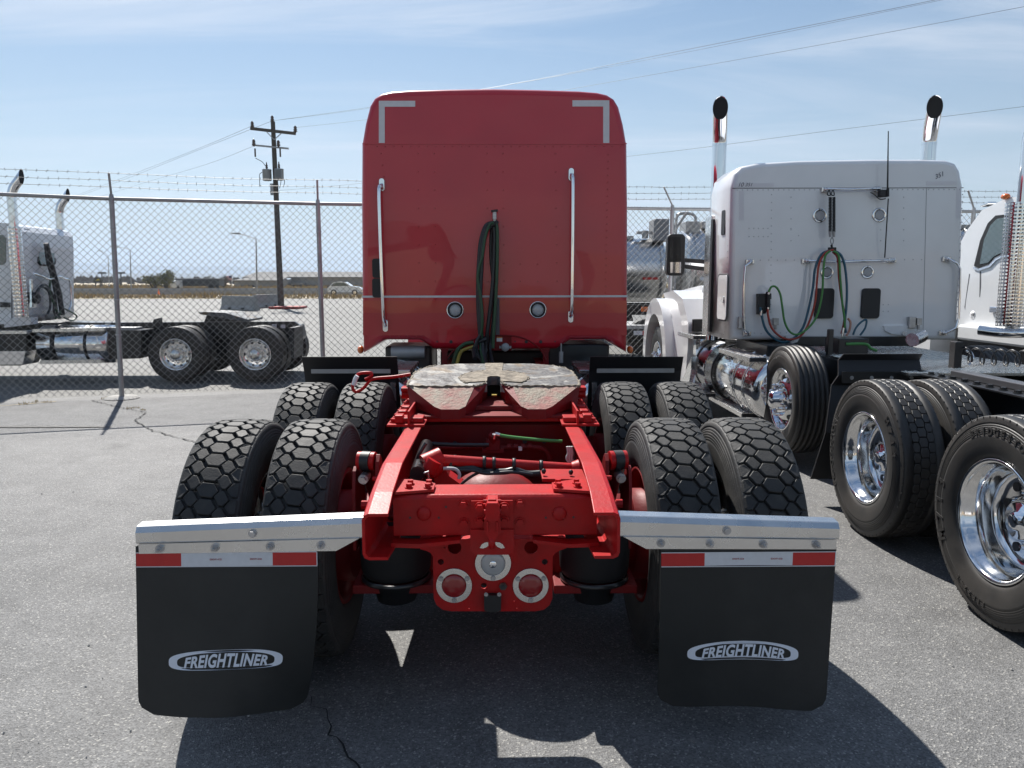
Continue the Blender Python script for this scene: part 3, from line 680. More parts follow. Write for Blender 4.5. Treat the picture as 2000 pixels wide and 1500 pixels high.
# warehouse
WHY = 210
def wb(px0, px1, yb, yt, Y0, depth): a = at(px0, yb, Y0); c = at(px1, yt, Y0); return a.x, c.x, c.z
wh = empty('warehouse', at(600, 560, WHY), label='long pale metal warehouse with low white roof beyond the highway', cat='warehouse'); 
x0, x1, z1 = at(570, 560, WHY).x, at(760, 560, WHY).x, at(600, 541, WHY).z
b = B(); b.bb((x0, WHY, 0), (x1+10, WHY+25, z1)); b.build('wall', [shed_wall], wh)
zr = at(600, 531, WHY+12).z; x9 = at(475, 540, WHY).x; b = B(); b.prism([(WHY-.6, z1), (WHY+12, zr), (WHY+26, z1), (WHY+26, z1-.2), (WHY-.6, z1-.2)], x9, x1+11, 'x'); b.build('roof', [shed_roof], wh)
xa, xb_, za, zr2 = at(458, 560, WHY-12).x, at(546, 560, WHY-12).x, at(500, 547, WHY-12).z, at(500, 538, WHY-4).z
b = B(); b.bb((xa, WHY-12, 0), (xb_, WHY-1, za)); b.build('wall', [shed_wall], wh); b = B(); b.add([(xa-.5, WHY-12.6, za-.05), (xb_+.3, WHY-12.6, za-.05), (xb_+.3, WHY-.7, zr2), (xa+3, WHY-.7, zr2)], [(0, 1, 2, 3)]); b.add([(xa-.5, WHY-12.6, za-.25), (xb_+.3, WHY-12.6, za-.25), (xb_+.3, WHY-12.6, za-.05), (xa-.5, WHY-12.6, za-.05)], [(0, 1, 2, 3)]); b.build('roof', [shed_roof], wh)
for px0, px1, y0, y1, YY in ((471, 496, 557, 562.5, WHY-12.05), (556, 587, 557, 562, WHY-.05), (597, 619, 556.5, 562, WHY-.05), (636, 655, 556.5, 562, WHY-.05), (674, 697, 556, 562, WHY-.05)):
    a, c = at(px0, y1, YY), at(px1, y0, YY); b = B(); b.bb((a.x, YY, a.z), (c.x, YY+.04, c.z)); b.build('bay_door', [dark_open], wh)
a, c = at(553, 556, WHY-4), at(591, 552.5, WHY-4); b = B(); b.bb((a.x, WHY-4, a.z), (c.x, WHY, c.z)); b.build('canopy', [shed_roof], wh)
# dark trailer and white box truck
Y_ = 128
tr3 = empty('parked_trailer', at(380, 566, Y_), label='long dark box trailer parked beyond the highway wall', cat='trailer')
a, c = at(342, 567, Y_), at(427.5, 545, Y_); b = B(); b.bb((a.x, Y_, .8), (c.x, Y_+2.5, c.z)); b.build('trailer_box', [trailer_m], tr3, bevel=.05)
b = B(); b.bb((a.x-.1, Y_-.05, c.z), (c.x+.1, Y_+2.55, c.z+.12)); b.build('top_rail', [galv], tr3)
for t in (.82, .92): 
    b = B(); b.cyl((a.x+(c.x-a.x)*t, Y_, .5), (a.x+(c.x-a.x)*t, Y_+.3, .5), .5, n=18); b.build('wheel', [rubber_new], tr3)
bt = empty('box_truck', at(338, 566, Y_-3), label='white box truck touching the dark trailer', cat='truck'); a, c = at(333, 566, Y_-3), at(343, 547, Y_-3)
b = B(); b.prism([(Y_-3, .5), (Y_-3, c.z-.2), (Y_-2.7, c.z), (Y_-.4, c.z), (Y_-.3, .5)], a.x, c.x, 'x'); b.build('truck_body', [white_pnt], bt, bevel=.06); b = B(); b.bb((a.x+.2, Y_-3.04, 1.5), (c.x-.2, Y_-3.01, c.z-.5)); b.build('windscreen', [glass_m], bt)
for xx in (a.x, c.x): b = B(); b.cyl((xx-.02, Y_-2.2, .45), (xx+.02, Y_-2.2, .45), .42, n=16); b.build('wheel', [rubber_new], bt)
# white car
cr_ = empty('parked_car', at(666, 576, 90), label='white crossover car passing in front of the highway wall', cat='car'); Yc = 90.0
u = lambda t: at(640, 576, Yc).x+(at(706, 576, Yc).x-at(640, 576, Yc).x)*t
cs = [(u(0), .35), (u(.0), .85), (u(.05), 1.0), (u(.17), 1.45), (u(.30), 1.55), (u(.52), 1.52), (u(.70), 1.05), (u(.95), .90), (u(1), .7), (u(1), .35)]
b = B(); b.prism(cs, Yc, Yc+1.75, 'y'); b.build('car_body', [white_pnt], cr_, bevel=.06)
b = B(); b.prism([(u(.10), 1.05), (u(.19), 1.38), (u(.30), 1.46), (u(.50), 1.43), (u(.64), 1.07)], Yc-.02, Yc+.01, 'y'); b.build('side_windows', [glass_m], cr_)
for t in (.18, .80):
    b = B(); b.cyl((u(t), Yc-.03, .33), (u(t), Yc+.2, .33), .33, n=20); w_ = b.build('wheel', [rubber_new], cr_); b = B(); b.cyl((u(t), Yc-.05, .33), (u(t), Yc-.03, .33), .2, n=14); b.build('rim', [alum], w_)
ck = empty('loader_crane', at(680, 560, 105), label='dark folded loader crane above the white car', cat='crane'); b = B(); b.tube([at(645, 560, 105), at(655, 554, 105), at(677, 550, 105), at(676, 558, 105)], .15, 8, smooth=0); b.bb((at(640, 560, 105).x, 104.5, 0), (at(700, 560, 105).x, 106.5, .95)); b.build('crane_boom', [blk_paint], ck)
# lamp posts
def lamp(x, y0, y1, xa, ya, Y, lab):
    p = at(x, y0, Y); p.z = 0; t = at(x-2, y1, Y); e = empty('street_lamp', p, None, lab, 'street lamp', 'tall street lamps along the highway'); b = B(); b.tube([p, t], lambda q: .11-.05*q, 8, smooth=0); b.build('lamp_post', [galv], e); b = B(); b.tube([t, at((x+xa)/2, (y1+ya)/2-1, Y), at(xa, ya, Y)], .045, 6); b.build('lamp_arm', [galv], e); b = B(); b.box(at(xa-1, ya, Y), (.9, .3, .14)); b.build('lamp_head', [trafo], e)
lamp(502, 575, 467, 462, 456, 84, 'street lamp midway between the fence post and the power pole'); lamp(256, 562, 488, 225, 482, 118, 'street lamp just right of the leaning fence post, single arm'); lamp(213, 558, 500, 196, 490, 160, 'smallest, most distant street lamp, beside the leaning fence post')
for x, lab in ((193+6, 'short floodlight mast beside the square sign'), (236, 'short floodlight mast farther from the square sign')):
    Y = 190; p = at(x, 560, Y); p.z = 0; e = empty('floodlight_mast', p, None, lab, 'light mast', 'short floodlight masts far off'); b = B(); b.tube([p, at(x, 534, Y)], .14, 6, smooth=0); b.build('mast', [blk_paint], e); b = B(); b.box(at(x, 533, Y), (1.8, .5, .4)); b.build('lamp_bar', [blk_paint], e)
sg = empty('roadside_sign', at(190, 560, 175), None, 'small square brown roadside sign on two posts, far left', 'sign'); a, c = at(183, 551, 175), at(197, 542, 175); b = B(); b.bb((a.x, 175, a.z), (c.x, 175.4, c.z)); b.build('sign_panel', [mat('brown_sign', (.06, .06, .045), .6)], sg, bevel=.02)
b = B(); b.prism([(a.x+.4, a.z+.3), (a.x+1.0, a.z+.75), (c.x-.4, c.z-.3), (c.x-.3, c.z-.6)], 174.95, 175, 'y'); b.build('sign_print', [mat('sign_yellow', (.4, .33, .05), .6)], sg)
for xx in (a.x+.3, c.x-.3): b = B(); b.bb((xx-.1, 175.1, 0), (xx+.1, 175.3, a.z)); b.build('sign_post', [wood_m], sg)
b = B(); p = gnd(310, 571); p = at(310, 572, 92.5); p.z = 0; b.lathe([(0, .22), (.04, .2), (.06, .14), (.7, .03), (.7, 0)], p, 'z', 12); b.build('traffic_cone', [amber], None, label='orange traffic cone beside the highway wall', cat='traffic cone')
fl_ = empty('flagpole', at(448, 560, 170), None, 'striped flag on a white pole at the warehouse end', 'flag'); b = B(); p = at(453, 560, 170); p.z = 0; b.tube([p, at(453, 537, 170)], .07, 6, smooth=0); b.build('pole', [white_tape], fl_)
q = at(453, 538, 170)
for i in range(7):
    b = B(); vs = []; 
    for k in range(7): x = q.x-k*.22; vs += [(x, 170+.12*sin(k*1.2), q.z-i*.13-.05*k*.6), (x, 170+.12*sin(k*1.2), q.z-(i+1)*.13-.05*k*.6)]
    b.add(vs, [(2*k, 2*k+2, 2*k+3, 2*k+1) for k in range(6)]); b.add([(v[0], v[1]+.01, v[2]) for v in vs], [(2*k+1, 2*k+3, 2*k+2, 2*k) for k in range(6)]); b.build('flag_stripe', [tape_red if i % 2 == 0 else white_tape], fl_)
b = B(); b.box((q.x-.3, 169.8, q.z-.3), (.6, .02, .5)); b.build('flag_canton', [mat('navy', (.02, .03, .12), .7)], fl_)
# trees beyond the highway
def tree(px, yb, yt, wpx, Y, m, dens, lab, seed, twiggy=0, nm='tree'):
    rnd = random.Random(seed); base = at(px, yb, Y); base.z = 0; top = at(px, yt, Y).z; w = wpx/FPX*Y; e = empty(nm, base, None, lab, 'tree' if nm == 'tree' else 'bush')
    b = B(); tips = []
    for k in range(9):
        a = rnd.uniform(0, 6.28); r_ = rnd.uniform(.15, .8); t = base+Vector((cos(a)*w/2*r_, sin(a)*w/2*r_, top*rnd.uniform(.55, .95))); m_ = base.lerp(t, .5)+Vector((rnd.uniform(-.3, .3), 0, .3)); b.tube([base+Vector((cos(a)*.15, sin(a)*.15, 0)), m_, t], lambda q: .12*(1-q)+.02, 5, smooth=3); tips.append((m_, t))
    b.build('trunk', [bark_m], e)
    b = B(); 
    for i in range(dens):
        m_, t = rnd.choice(tips); c = m_.lerp(t, rnd.uniform(.2, 1.1))+Vector((rnd.gauss(0, w*.11), rnd.gauss(0, w*.11), rnd.gauss(0, top*.10)))
        if c.z < .2: c.z = rnd.uniform(.2, 1)
        s = rnd.uniform(.06, .20)*(1 if not twiggy else .7); u1 = Vector((rnd.gauss(0, 1), rnd.gauss(0, 1), rnd.gauss(0, 1))).normalized(); u2 = u1.orthogonal().normalized()
        if twiggy: b.add([c, c+u2*.02, c+Vector((rnd.gauss(0, .25), rnd.gauss(0, .25), abs(rnd.gauss(.5, .2))))], [(0, 1, 2)])
        else: b.add([c-u1*s, c+u2*s*.6, c+u1*s, c-u2*s*.6], [(0, 1, 2, 3)])
    b.build('crown', [m], e)
tree(325, 566, 531, 36, 122, leaf_m, 1500, 'taller pale green bush next to the dark trailer', 1, nm='bush'); tree(303, 566, 537, 40, 124, leaf_m, 1500, 'lower pale green bush, the one farther from the dark trailer', 2, nm='bush')
tree(408, 560, 541, 22, 160, leaf_m, 500, 'green tree top showing above the dark trailer', 3); tree(438, 563, 541, 26, 150, twig_m, 900, 'bare twiggy tree between trailer and warehouse', 4, 1); tree(140, 562, 537, 14, 140, twig_m, 700, 'bare dark tree beside the white cab behind fence', 5, 1)
b = B(); rnd = random.Random(22)
for i in range(3500):
    Y = rnd.uniform(350, 900); x = rnd.uniform(-.8*Y, .8*Y); s = rnd.uniform(1, 2.5); c = Vector((x, Y, rnd.uniform(.2, 2.4+1.5*sin(x*.02)))); b.add([c+Vector((-s, 0, -s*.5)), c+Vector((s, rnd.uniform(-1, 1), -s*.4)), c+Vector((rnd.uniform(-s, s)*.5, 0, s*.7))], [(0, 1, 2)])
b.build('far_treeline', [twig_m], None, kind='stuff')
# hills far off
def hills(Y, pts, m, nm, seed):
    rnd = random.Random(seed); b = B(); n = 160; F_, T_, Bk = [], [], []
    for i in range(n+1):
        px = -900+i*(3800/n); 
        for (xa, ya), (xb, yb) in zip(pts[:-1], pts[1:]):
            if xa <= px <= xb: yy = ya+(yb-ya)*(px-xa)/(xb-xa); break
        yy += rnd.uniform(-.8, .8)+1.5*sin(px*.021+seed); p = at(px, yy, Y); F_.append((p.x, Y-1500, -2)); T_.append((p.x, Y+rnd.uniform(-100, 100), p.z)); Bk.append((p.x, Y+1500, -2))
    b.loft([[Vector(v) for v in F_], [Vector(v) for v in T_], [Vector(v) for v in Bk]], 0, True, False, False, False); return b.build(nm, [m], None, kind='structure')
hill_m = mat('dry_hillside', (.12, .11, .08), .95, var=.25, vscale=.002)
hills(9500, [(-900, 512), (0, 512), (200, 516), (420, 521), (560, 526), (800, 533), (1200, 534), (2000, 526), (3000, 520)], hill_m, 'mountains', 1)
hills(6000, [(-900, 530), (0, 530), (250, 533), (500, 538), (800, 543), (1500, 541), (3000, 536)], hill_m, 'hills', 2)

# tanker trailers behind the fence on the right
def tanker(x0, x1, Y, zc, r, lab, dome_left=False):
    e = empty('tanker_trailer', ((x0+x1)/2, Y, 0), None, lab, 'tanker trailer', 'stainless tanker trailers behind the fence')
    L_ = x1-x0; b = B(); b.lathe([(0, 0), (.0, r*.35), (.06, r*.75), (.14, r*.93), (.22, r), (L_-.22, r), (L_-.14, r*.93), (L_-.06, r*.75), (L_, r*.35), (L_, 0)], (x0, Y, zc), 'x', 56); b.build('tank_shell', [steel_tank], e)
    n = max(2, int(L_/2.0))
    for k in range(n+1):
        x = x0+.25+(L_-.5)*k/n; b = B(); b.lathe([(-.04, r+.002), (-.04, r+.03), (.04, r+.03), (.04, r+.002)], (x, Y, zc), 'x', 56); b.build('tank_ring', [steel_tank], e)
    for k in range(n*2):
        x = x0+.6+(L_-1.2)*k/(n*2-1); b = B(); b.bb((x-.22, Y-r-.012, zc-r*.30), (x+.22, Y-r+.03, zc-r*.30+.07)); b.build('reflector_strip', [tape_red if k % 2 else tape_white], e)
    b = B(); b.bb((x0+.2, Y-.9, zc-r-.35), (x1-.2, Y-.75, zc-r-.05)); b.bb((x0+.2, Y+.75, zc-r-.35), (x1-.2, Y+.9, zc-r-.05)); b.build('trailer_frame', [blk_paint], e)
    b = B(); b.bb((x0+1, Y-.3, zc+r-.04), (x1-1, Y+.3, zc+r+.06)); b.build('walkway', [galv], e)
    for k in range(2):
        xx = x1-1.6-k*1.25; 
        for yy in (Y-.95, Y+.95): b = B(); b.cyl((xx, yy-.14, .5), (xx, yy+.14, .5), .5, n=28); w_ = b.build('wheel', [rubber_new], e); b = B(); b.cyl((xx, yy-.16*(1 if yy < Y else -1), .5), (xx, yy-.14*(1 if yy < Y else -1), .5), .28, n=20); b.build('rim', [alum], w_)
    return e
tY = 23.0; ta = tanker(-1.6, at(1299, 500, tY).x, tY, 1.98, .93, 'stainless tanker trailer partly hidden by the red cab, with valve and box on top')
p = at(1256, 462, tY); b = B(); b.cyl(Vector((p.x, tY-.3, 2.9)), Vector((p.x, tY-.3, 3.12)), .09, n=12); b.box((p.x, tY-.3, 3.06), (.5, .12, .08)); b.build('top_valve', [galv], ta)
b = B(); b.bb((at(1269, 470, tY).x, tY-.6, 2.8), (at(1298, 470, tY).x, tY+.2, at(1280, 430, tY).z)); b.build('valve_box', [mat('grey_box', (.25, .25, .26), .6)], ta, bevel=.04)
tb = tanker(at(1318, 500, 19).x, 16.0, 19.0, 1.98, .98, 'stainless tanker trailer behind the white sleeper truck, with looped hand rail and ladder')
b = B(); X = at(1320, 500, 18.4).x; b.tube([at(1302, 470, 18.4), at(1318, 445, 18.4), at(1324, 420, 18.4), at(1345, 417, 18.4), at(1358, 424, 18.4), at(1358, 445, 18.4)], .035, 8); b.tube([at(1315, 455, 18.6), at(1338, 420, 18.6), at(1345, 415, 18.6)], .035, 8); b.build('hand_rail', [galv], tb)
b = B()
for k in range(9): z = .55+k*.32; b.bar((X-.10, 18.0, z), (X-.10, 18.4, z), .03, .03)
b.bar((X-.10, 18.0, .4), (X-.10, 18.0, 3.2), .04, .04); b.bar((X-.10, 18.4, .4), (X-.10, 18.4, 3.2), .04, .04); b.build('ladder', [galv], tb)
a, c = at(1340, 450, 18.5), at(1368, 432, 18.5); b = B(); b.bb((a.x, 18.5, 2.8), (c.x, 19.2, c.z)); b.bb((c.x+.05, 18.5, 2.9), (c.x+1.4, 19.4, c.z)); b.build('equipment_box', [galv], tb, bevel=.02)
pt = empty('flatbed_trailer', at(1265, 640, 17), None, 'grey flatbed trailer deck with red and white reflectors below the tanker', 'trailer'); a, c = at(1150, 637, 16.8), at(1292, 632, 16.8)
b = B(); b.bb((a.x-2, 16.5, a.z-.05), (c.x, 18.3, a.z+.03)); b.build('deck', [galv], pt); b = B(); b.bb((a.x-2, 16.45, a.z-.22), (c.x+.1, 16.6, a.z-.06)); b.build('side_rail', [blk_paint], pt); b = B(); b.bb((at(1252, 0, 16.4).x, 16.43, a.z-.17), (at(1270, 0, 16.4).x, 16.45, a.z-.08)); b.build('white_reflector', [tape_white], pt); b = B(); b.bb((at(1270, 0, 16.4).x, 16.43, a.z-.17), (at(1292, 0, 16.4).x, 16.45, a.z-.08)); b.build('red_reflector', [tape_red], pt)
b = B(); q = at(1256, 645, 16.9); b.bar(q, (q.x-.25, 16.9, 0), .05, .05); b.bar(q, (q.x+.25, 16.9, 0), .05, .05); b.bar((q.x-.3, 16.9, .35), (q.x+.5, 16.9, .5), .04, .04); b.build('landing_leg', [blk_paint], pt)
for xx in (c.x-.3,): b = B(); b.cyl((xx, 16.9, .42), (xx, 17.2, .42), .42, n=24); b.build('wheel', [rubber_new], pt)
b = B(); b.box(at(1264, 604, 20), (.3, .1, .12)); b.build('amber_lamp', [amber], tb)

# dealership building behind the camera (mirrored in the glossy cab back)
db = empty('dealership_building', (-2, -34, 0), None, 'tan workshop building standing across the yard behind the trucks', 'building')
b = B(); b.bb((-26, -46, 0), (-4, -34, 4.4)); b.bb((6, -48, 0), (30, -36, 3.4)); b.build('wall', [tan_wall], db)
b = B(); b.prism([(-26.6, 4.4), (-15, 5.9), (-3.4, 4.4)], -46.5, -33.6, 'y'); b.build('roof', [shed_roof], db)
for x in (-22, -16.5, -11, 12, 20): b = B(); b.bb((x-2, -34.05 if x < 0 else -36.05, 0), (x+2, -33.98 if x < 0 else -35.95, 3)); b.build('roller_door', [dark_open if x in (-11, 12) else white_tape], db)

# air
hzb = B(); hzb.bb((-11500, -300, -1.5), (11500, 11500, 420)); hb_ = hzb.build('haze', [], None, kind='stuff')
hm = bpy.data.materials.new('haze_air'); hm.use_nodes = True; hm.node_tree.nodes.clear(); o_ = hm.node_tree.nodes.new('ShaderNodeOutputMaterial'); pv = hm.node_tree.nodes.new('ShaderNodeVolumePrincipled')
pv.inputs['Color'].default_value = (.62, .76, .95, 1); pv.inputs['Density'].default_value = 0.00017; pv.inputs['Anisotropy'].default_value = .3; hm.node_tree.links.new(pv.outputs[0], o_.inputs['Volume'])
hb_.data.materials.append(hm)
# ------------------------------------------------------------------ red tractor
RT = empty('semi_truck', (0, 4.0, 0), label='red sleeper semi truck seen from behind, with open fifth wheel and two black mud flaps', cat='semi truck')
CY = 6.46
# cab shell
o_px = [(967, 171), (880, 172), (800, 174), (765, 176.5), (745, 181), (731, 190), (722, 205), (713, 240), (706, 281), (705, 400), (706, 560), (708, 690)]
half = [(at(x, y, CY).x-at(967, y, CY).x, at(x, y, CY).z) for x, y in o_px]
CX = at(967, 500, CY).x
bot = [(752, 664), (819, 664), (847, 682), (967, 683)]
halfb = [(at(x, y, CY).x-CX, at(x, y, CY).z) for x, y in bot]
left = [(CX+x, z) for x, z in half]+[(CX+x, z) for x, z in halfb]
right = [(2*CX-x, z) for x, z in left[1:-1]][::-1]
outl = left+right
b = B(); rings = []
for Y, d in ((CY, .055), (CY+.004, .034), (CY+.016, .016), (CY+.034, .005), (CY+.055, 0), (8.4, 0), (8.9, .03)):
    rings.append([Vector((x, Y, z)) for x, z in inset(outl, d)])
b.loft(rings, 0, True, False, True)
b.add(rings[0], [tuple(range(len(outl)))], 0, False)
cab = b.build('cab_shell', [cab_red], RT)
# day-cab, hood and front wheels ahead of the sleeper (only seen from the side)
b = B()
b.prism([(8.9, 1.0), (8.9, 2.9), (9.25, 2.78), (9.75, 2.1), (11.3, 1.85), (11.65, 1.55), (11.7, .75), (10.4, .75), (10.3, 1.0)], CX-.84, CX+.84, 'x')
b.build('hood_and_cab', [cab_red], RT, bevel=.06)
for sx in (-1, 1):
    b = B(); b.prism([(10.25, .85), (10.35, 1.2), (10.7, 1.42), (11.1, 1.42), (11.45, 1.2), (11.6, .8), (11.5, .8), (11.3, 1.15), (10.9, 1.3), (10.6, 1.2), (10.4, .85)], CX+sx*.8, CX+sx*1.18, 'x')
    b.build('front_fender', [cab_red], RT, bevel=.03)
    wheel(RT, (CX+sx*1.02, 10.9, .52), 'rib', .52, .29, .295, 'steer', (alum, chrome, chrome), flip=sx > 0)
    b = B(); b.prism([(9.0, 1.9), (9.0, 2.6), (9.35, 2.55), (9.75, 1.95)], CX+sx*.845, CX+sx*.85, 'x'); b.build('side_window', [glass_m], RT)
# seam, fairing edge
F = CY-.003
def sheet(name, px, Y, m, parent, th=.003, bevel=0, **k):
    poly = pxo(px, Y); b = B(); b.prism(poly, Y-th, Y, 'y'); return b.build(name, [m], parent, bevel=bevel, **k)
sheet('orange_stripe', [(709, 587), (1224, 587), (1224, 611), (709, 611)], CY, cab_orange, RT, .003)
sheet('lower_red_panel', [(709, 611.5), (1224, 611.5), (1224, 655), (709, 655)], CY, cab_dkred, RT, .002)
sheet('silver_pinstripe', [(707, 577.5), (1226, 576.5), (1226, 580.5), (707, 581.5)], CY, grey_tape, RT, .004)
sheet('fairing_lip', [(708, 279.5), (1224, 279.5), (1224, 282), (708, 282)], CY, cab_red, RT, .006)
sheet('conspicuity_tape', [(740, 197), (811, 197), (811, 208.5), (751.5, 208.5), (751.5, 281), (740, 281)], CY, grey_tape, RT, .003)
sheet('conspicuity_tape', [(1190, 196), (1118, 196), (1118, 208), (1178, 208), (1178, 280), (1190, 280)], CY, grey_tape, RT, .003)
b = B()
def rivet_row(x0, y0, x1, y1, n, Y=CY, r=.0045):
    for i in range(n):
        t = i/max(1, n-1); p = at(x0+(x1-x0)*t, y0+(y1-y0)*t, Y); b.cyl(p+Vector((0, .001, 0)), p-Vector((0, .005, 0)), r*1.5, r*.9, n=8)
rivet_row(736, 286, 1212, 286, 30)
for x in (816, 848, 951, 982, 1085): rivet_row(x, 300, x+3, 585, 9)
rivet_row(1188, 302, 1181, 640, 26); rivet_row(744, 300, 750, 345, 3); rivet_row(745, 655, 830, 657, 6)
rivet_row(1016, 516, 1050, 516, 2); rivet_row(1016, 550, 1050, 550, 2)
b.build('rivets', [cab_dkred], RT, kind='stuff')
# grab rails
for (a, c, d, e_) in (((746, 361), (743, 385), (750.5, 600), (753, 636)), ((1115.5, 341), (1117.5, 365), (1115.5, 590), (1114.5, 618))):
    A, Bq, Cq, D = at(*a, CY), at(*c, CY), at(*d, CY), at(*e_, CY); o = Vector((0, -.07, 0))
    b = B(); b.tube([A+Vector((0, -.01, 0)), A+o*.55+Vector((0, 0, -.03)), Bq+o, Cq+o, D+o*.55+Vector((0, 0, .03)), D+Vector((0, -.01, 0))], .0145, 12, smooth=6)
    g = b.build('grab_rail', [chrome], RT)
    for P in (A, D):
        me, M = plate([rrect(P.x, P.z, .042, .10, .02)], CY-.008, .012); q = B().me(me, M); q.bolt(P+Vector((0, -.012, 0)), (0, -1, 0), .009, .008); q.build('mounting_foot', [chrome], g)
# round lamps
def round_lamp(px, py, Y, r, parent, bez, ring, lens, name='work_lamp'):
    p = at(px, py, Y); b = B(); b.lathe([(0, r*1.06), (-.012, r*1.04), (-.014, r*.95), (-.008, r*.93)], p, 'y', 32); o = b.build(name, [bez], parent)
    b = B(); b.lathe([(-.006, r*.95), (-.016, r*.88), (-.018, r*.72), (-.008, r*.70)], p, 'y', 32); b.build('gasket', [ring], o)
    b = B(); b.lathe([(-.008, r*.72), (-.014, r*.4), (-.015, 0)], p, 'y', 32)
    for i in range(-5, 6):
        for j in range(-5, 6):
            x = (i+.5*(j % 2))*r*.125; z = j*r*.11
            if x*x+z*z < (r*.66)**2: b.sphere(p+Vector((x, -.013, z)), r*.052, 6)
    b.build('lens', [lens], o); return o
round_lamp(889, 605.5, CY, .068, RT, chrome, blk_plast, lens_white); round_lamp(1050.5, 605, CY, .068, RT, chrome, blk_plast, lens_white)
for y in (524, 562.5):
    p = at(737, y, CY); me, M = plate([rrect(p.x, p.z, .075, .155, .02)], CY-.01, .02, .002); q = B().me(me, M)
    for k in range(5): q.box((p.x, CY-.022, p.z-.05+k*.025), (.055, .004, .006))
    q.build('vent_cover', [blk_plast], RT)
# air lines and cable hanging on the hose hook
HK = CY-.09
b = B(); p = at(966, 428, HK); q = at(966, 414, HK); b.cyl(p, q, .018, n=12); b.cyl(q, at(965.5, 410, HK), .028, n=12, mi=1); b.cyl(at(966, 430, HK), at(966, 430, CY), .012, n=8); b.cyl(at(967, 432, HK), at(971, 438, HK), .02, n=8, mi=1)
b.build('hose_hook', [zinc, blk_plast], RT)
def hose(px, m, r=.016, dy=0.0, name='air_hose', Y=HK, parent=None, sm=6):
    b = B(); b.tube([at(x, y, Y+dy+(e if e else 0)) for x, y, e in [(q+(0,))[:3] for q in px]], r, 10, smooth=sm); return b.build(name, [m], parent or RT)
hose([(966, 436), (950, 441), (940, 470), (936, 510), (934, 560), (935, 610), (938, 650), (941, 690), (946, 720, -.2)], hose_blk, .020, 0)
hose([(968, 437), (952, 447), (943, 480), (940, 530), (938, 580), (939, 630), (942, 670), (947, 715, -.2)], hose_blk, .018, -.03)
hose([(962, 436), (966, 455), (965, 500), (963, 545), (959, 590), (953, 640), (948, 690), (950, 720, -.2)], hose_blk, .018, -.01)
hose([(965, 436), (957, 438), (948, 462), (942, 500), (936, 522), (933, 545), (940, 590), (942, 630), (939, 675), (944, 712, -.2)], hose_grn, .013, -.045)
hose([(969, 437), (971.5, 450), (971.5, 500), (970, 550), (968, 590), (966, 625), (964, 655), (963, 680)], hose_grn, .014, -.03)
hose([(964, 438), (960, 452), (959, 500), (963, 545), (966, 585), (962, 640), (957, 680), (962, 710, -.15)], hose_blk, .016, .02)
hose([(950, 662), (935, 668), (926, 680), (928, 700, -.2)], hose_blk, .018, -.04); hose([(938, 655), (930, 672), (934, 692), (948, 712, -.1)], hose_blk, .016, -.06)
hose([(925, 669), (908, 672), (893, 685), (885, 712, -.2)], hose_grn, .017, -.02); hose([(930, 676), (915, 680), (900, 688), (892, 712, -.2)], mat('yellow_loom', (.35, .26, .05), .5), .014, -.03)
sheet('hose_guard_strip', [(968, 583), (975.5, 583), (976, 655), (968, 655)], CY-.02, mat('grey_strip', (.10, .10, .11), .5), RT, .006)
hose([(873, 700, 0), (890, 682), (925, 663), (960, 656), (1000, 656), (1030, 664), (1055, 682), (1066, 703)], frame_red_shade, .006, .05, 'air_pipe')
b = B(); b.prism(pxo([(953, 656), (999, 656), (999, 684), (953, 684)], CY-.02), CY-.035, CY, 'y'); jb = b.build('junction_panel', [frame_red_shade], RT, bevel=.004)
sheet('warning_sticker', [(970, 658), (981, 658), (981, 667), (970, 667)], CY-.036, sticker, jb, .002); sheet('sticker_header', [(970, 658), (981, 658), (981, 660), (970, 660)], CY-.039, sign_yel, jb, .001)
b = B(); p = at(987, 678, CY-.04); b.lathe([(.0, .035), (-.03, .034), (-.04, .028), (-.042, 0)], p, 'y', 20); b.box(p+Vector((0, 0, 0)), (.10, .012, .02)); b.build('trailer_socket', [trafo], jb)
b = B()
for x in (881, 1028, 1056): p = at(x, 667.5, CY); b.cyl(p+Vector((0, 0, 0)), p-Vector((0, .004, 0)), .014, n=12)
for x in (854, 1006, 1084): p = at(x, 667, CY); b.cyl(p+Vector((0, 0, 0)), p-Vector((0, .004, 0)), .007, n=12)
b.build('panel_holes', [dark_open], RT, kind='stuff')
for x, s in ((704.5, -1), (1230.5, 1)):
    p = at(x, 683, CY+.1); B().sphere(p, .035, 14, 0, (.8, 1.3, 1)).build('marker_lamp', [amber], RT)
# underbody behind the cab: cross tube, bracket legs, dark step boxes, tanks
b = B(); b.bb((CX-.95, CY+.15, .86), (CX-.55, CY+.6, 1.12)); b.bb((CX+.45, CY+.1, .72), (CX+.98, CY+.6, 1.14)); b.bb((-.5, CY+.5, .6), (.5, CY+1.2, 1.05)); b.build('under_cab_box', [blk_paint], RT, bevel=.02)
b = B(); b.cyl(at(765, 688, CY+.1), at(830, 688, CY+.1), .055, n=16); b.build('cross_tube', [galv], RT)
for x in (868, 1066): 
    b = B(); b.prism(pxo([(x-9, 680), (x+9, 680), (x+5, 690), (x+6, 712), (x-6, 712), (x-5, 690)], CY-.01), CY-.01, CY+.03, 'y'); b.build('cab_mount_bracket', [frame_red_shade], RT, bevel=.004)
b = B(); p = at(1096, 687, CY-.1); b.cyl(p, p+Vector((0, 0, -.09)), .018, n=12); b.cyl(p, p+Vector((0, 0, .07)), .006, n=8); b.cyl(p+Vector((0, 0, -.09)), p+Vector((0, 0, -.10)), .014, n=10, mi=1); b.build('hanging_coupler', [galv, dark_open], RT)
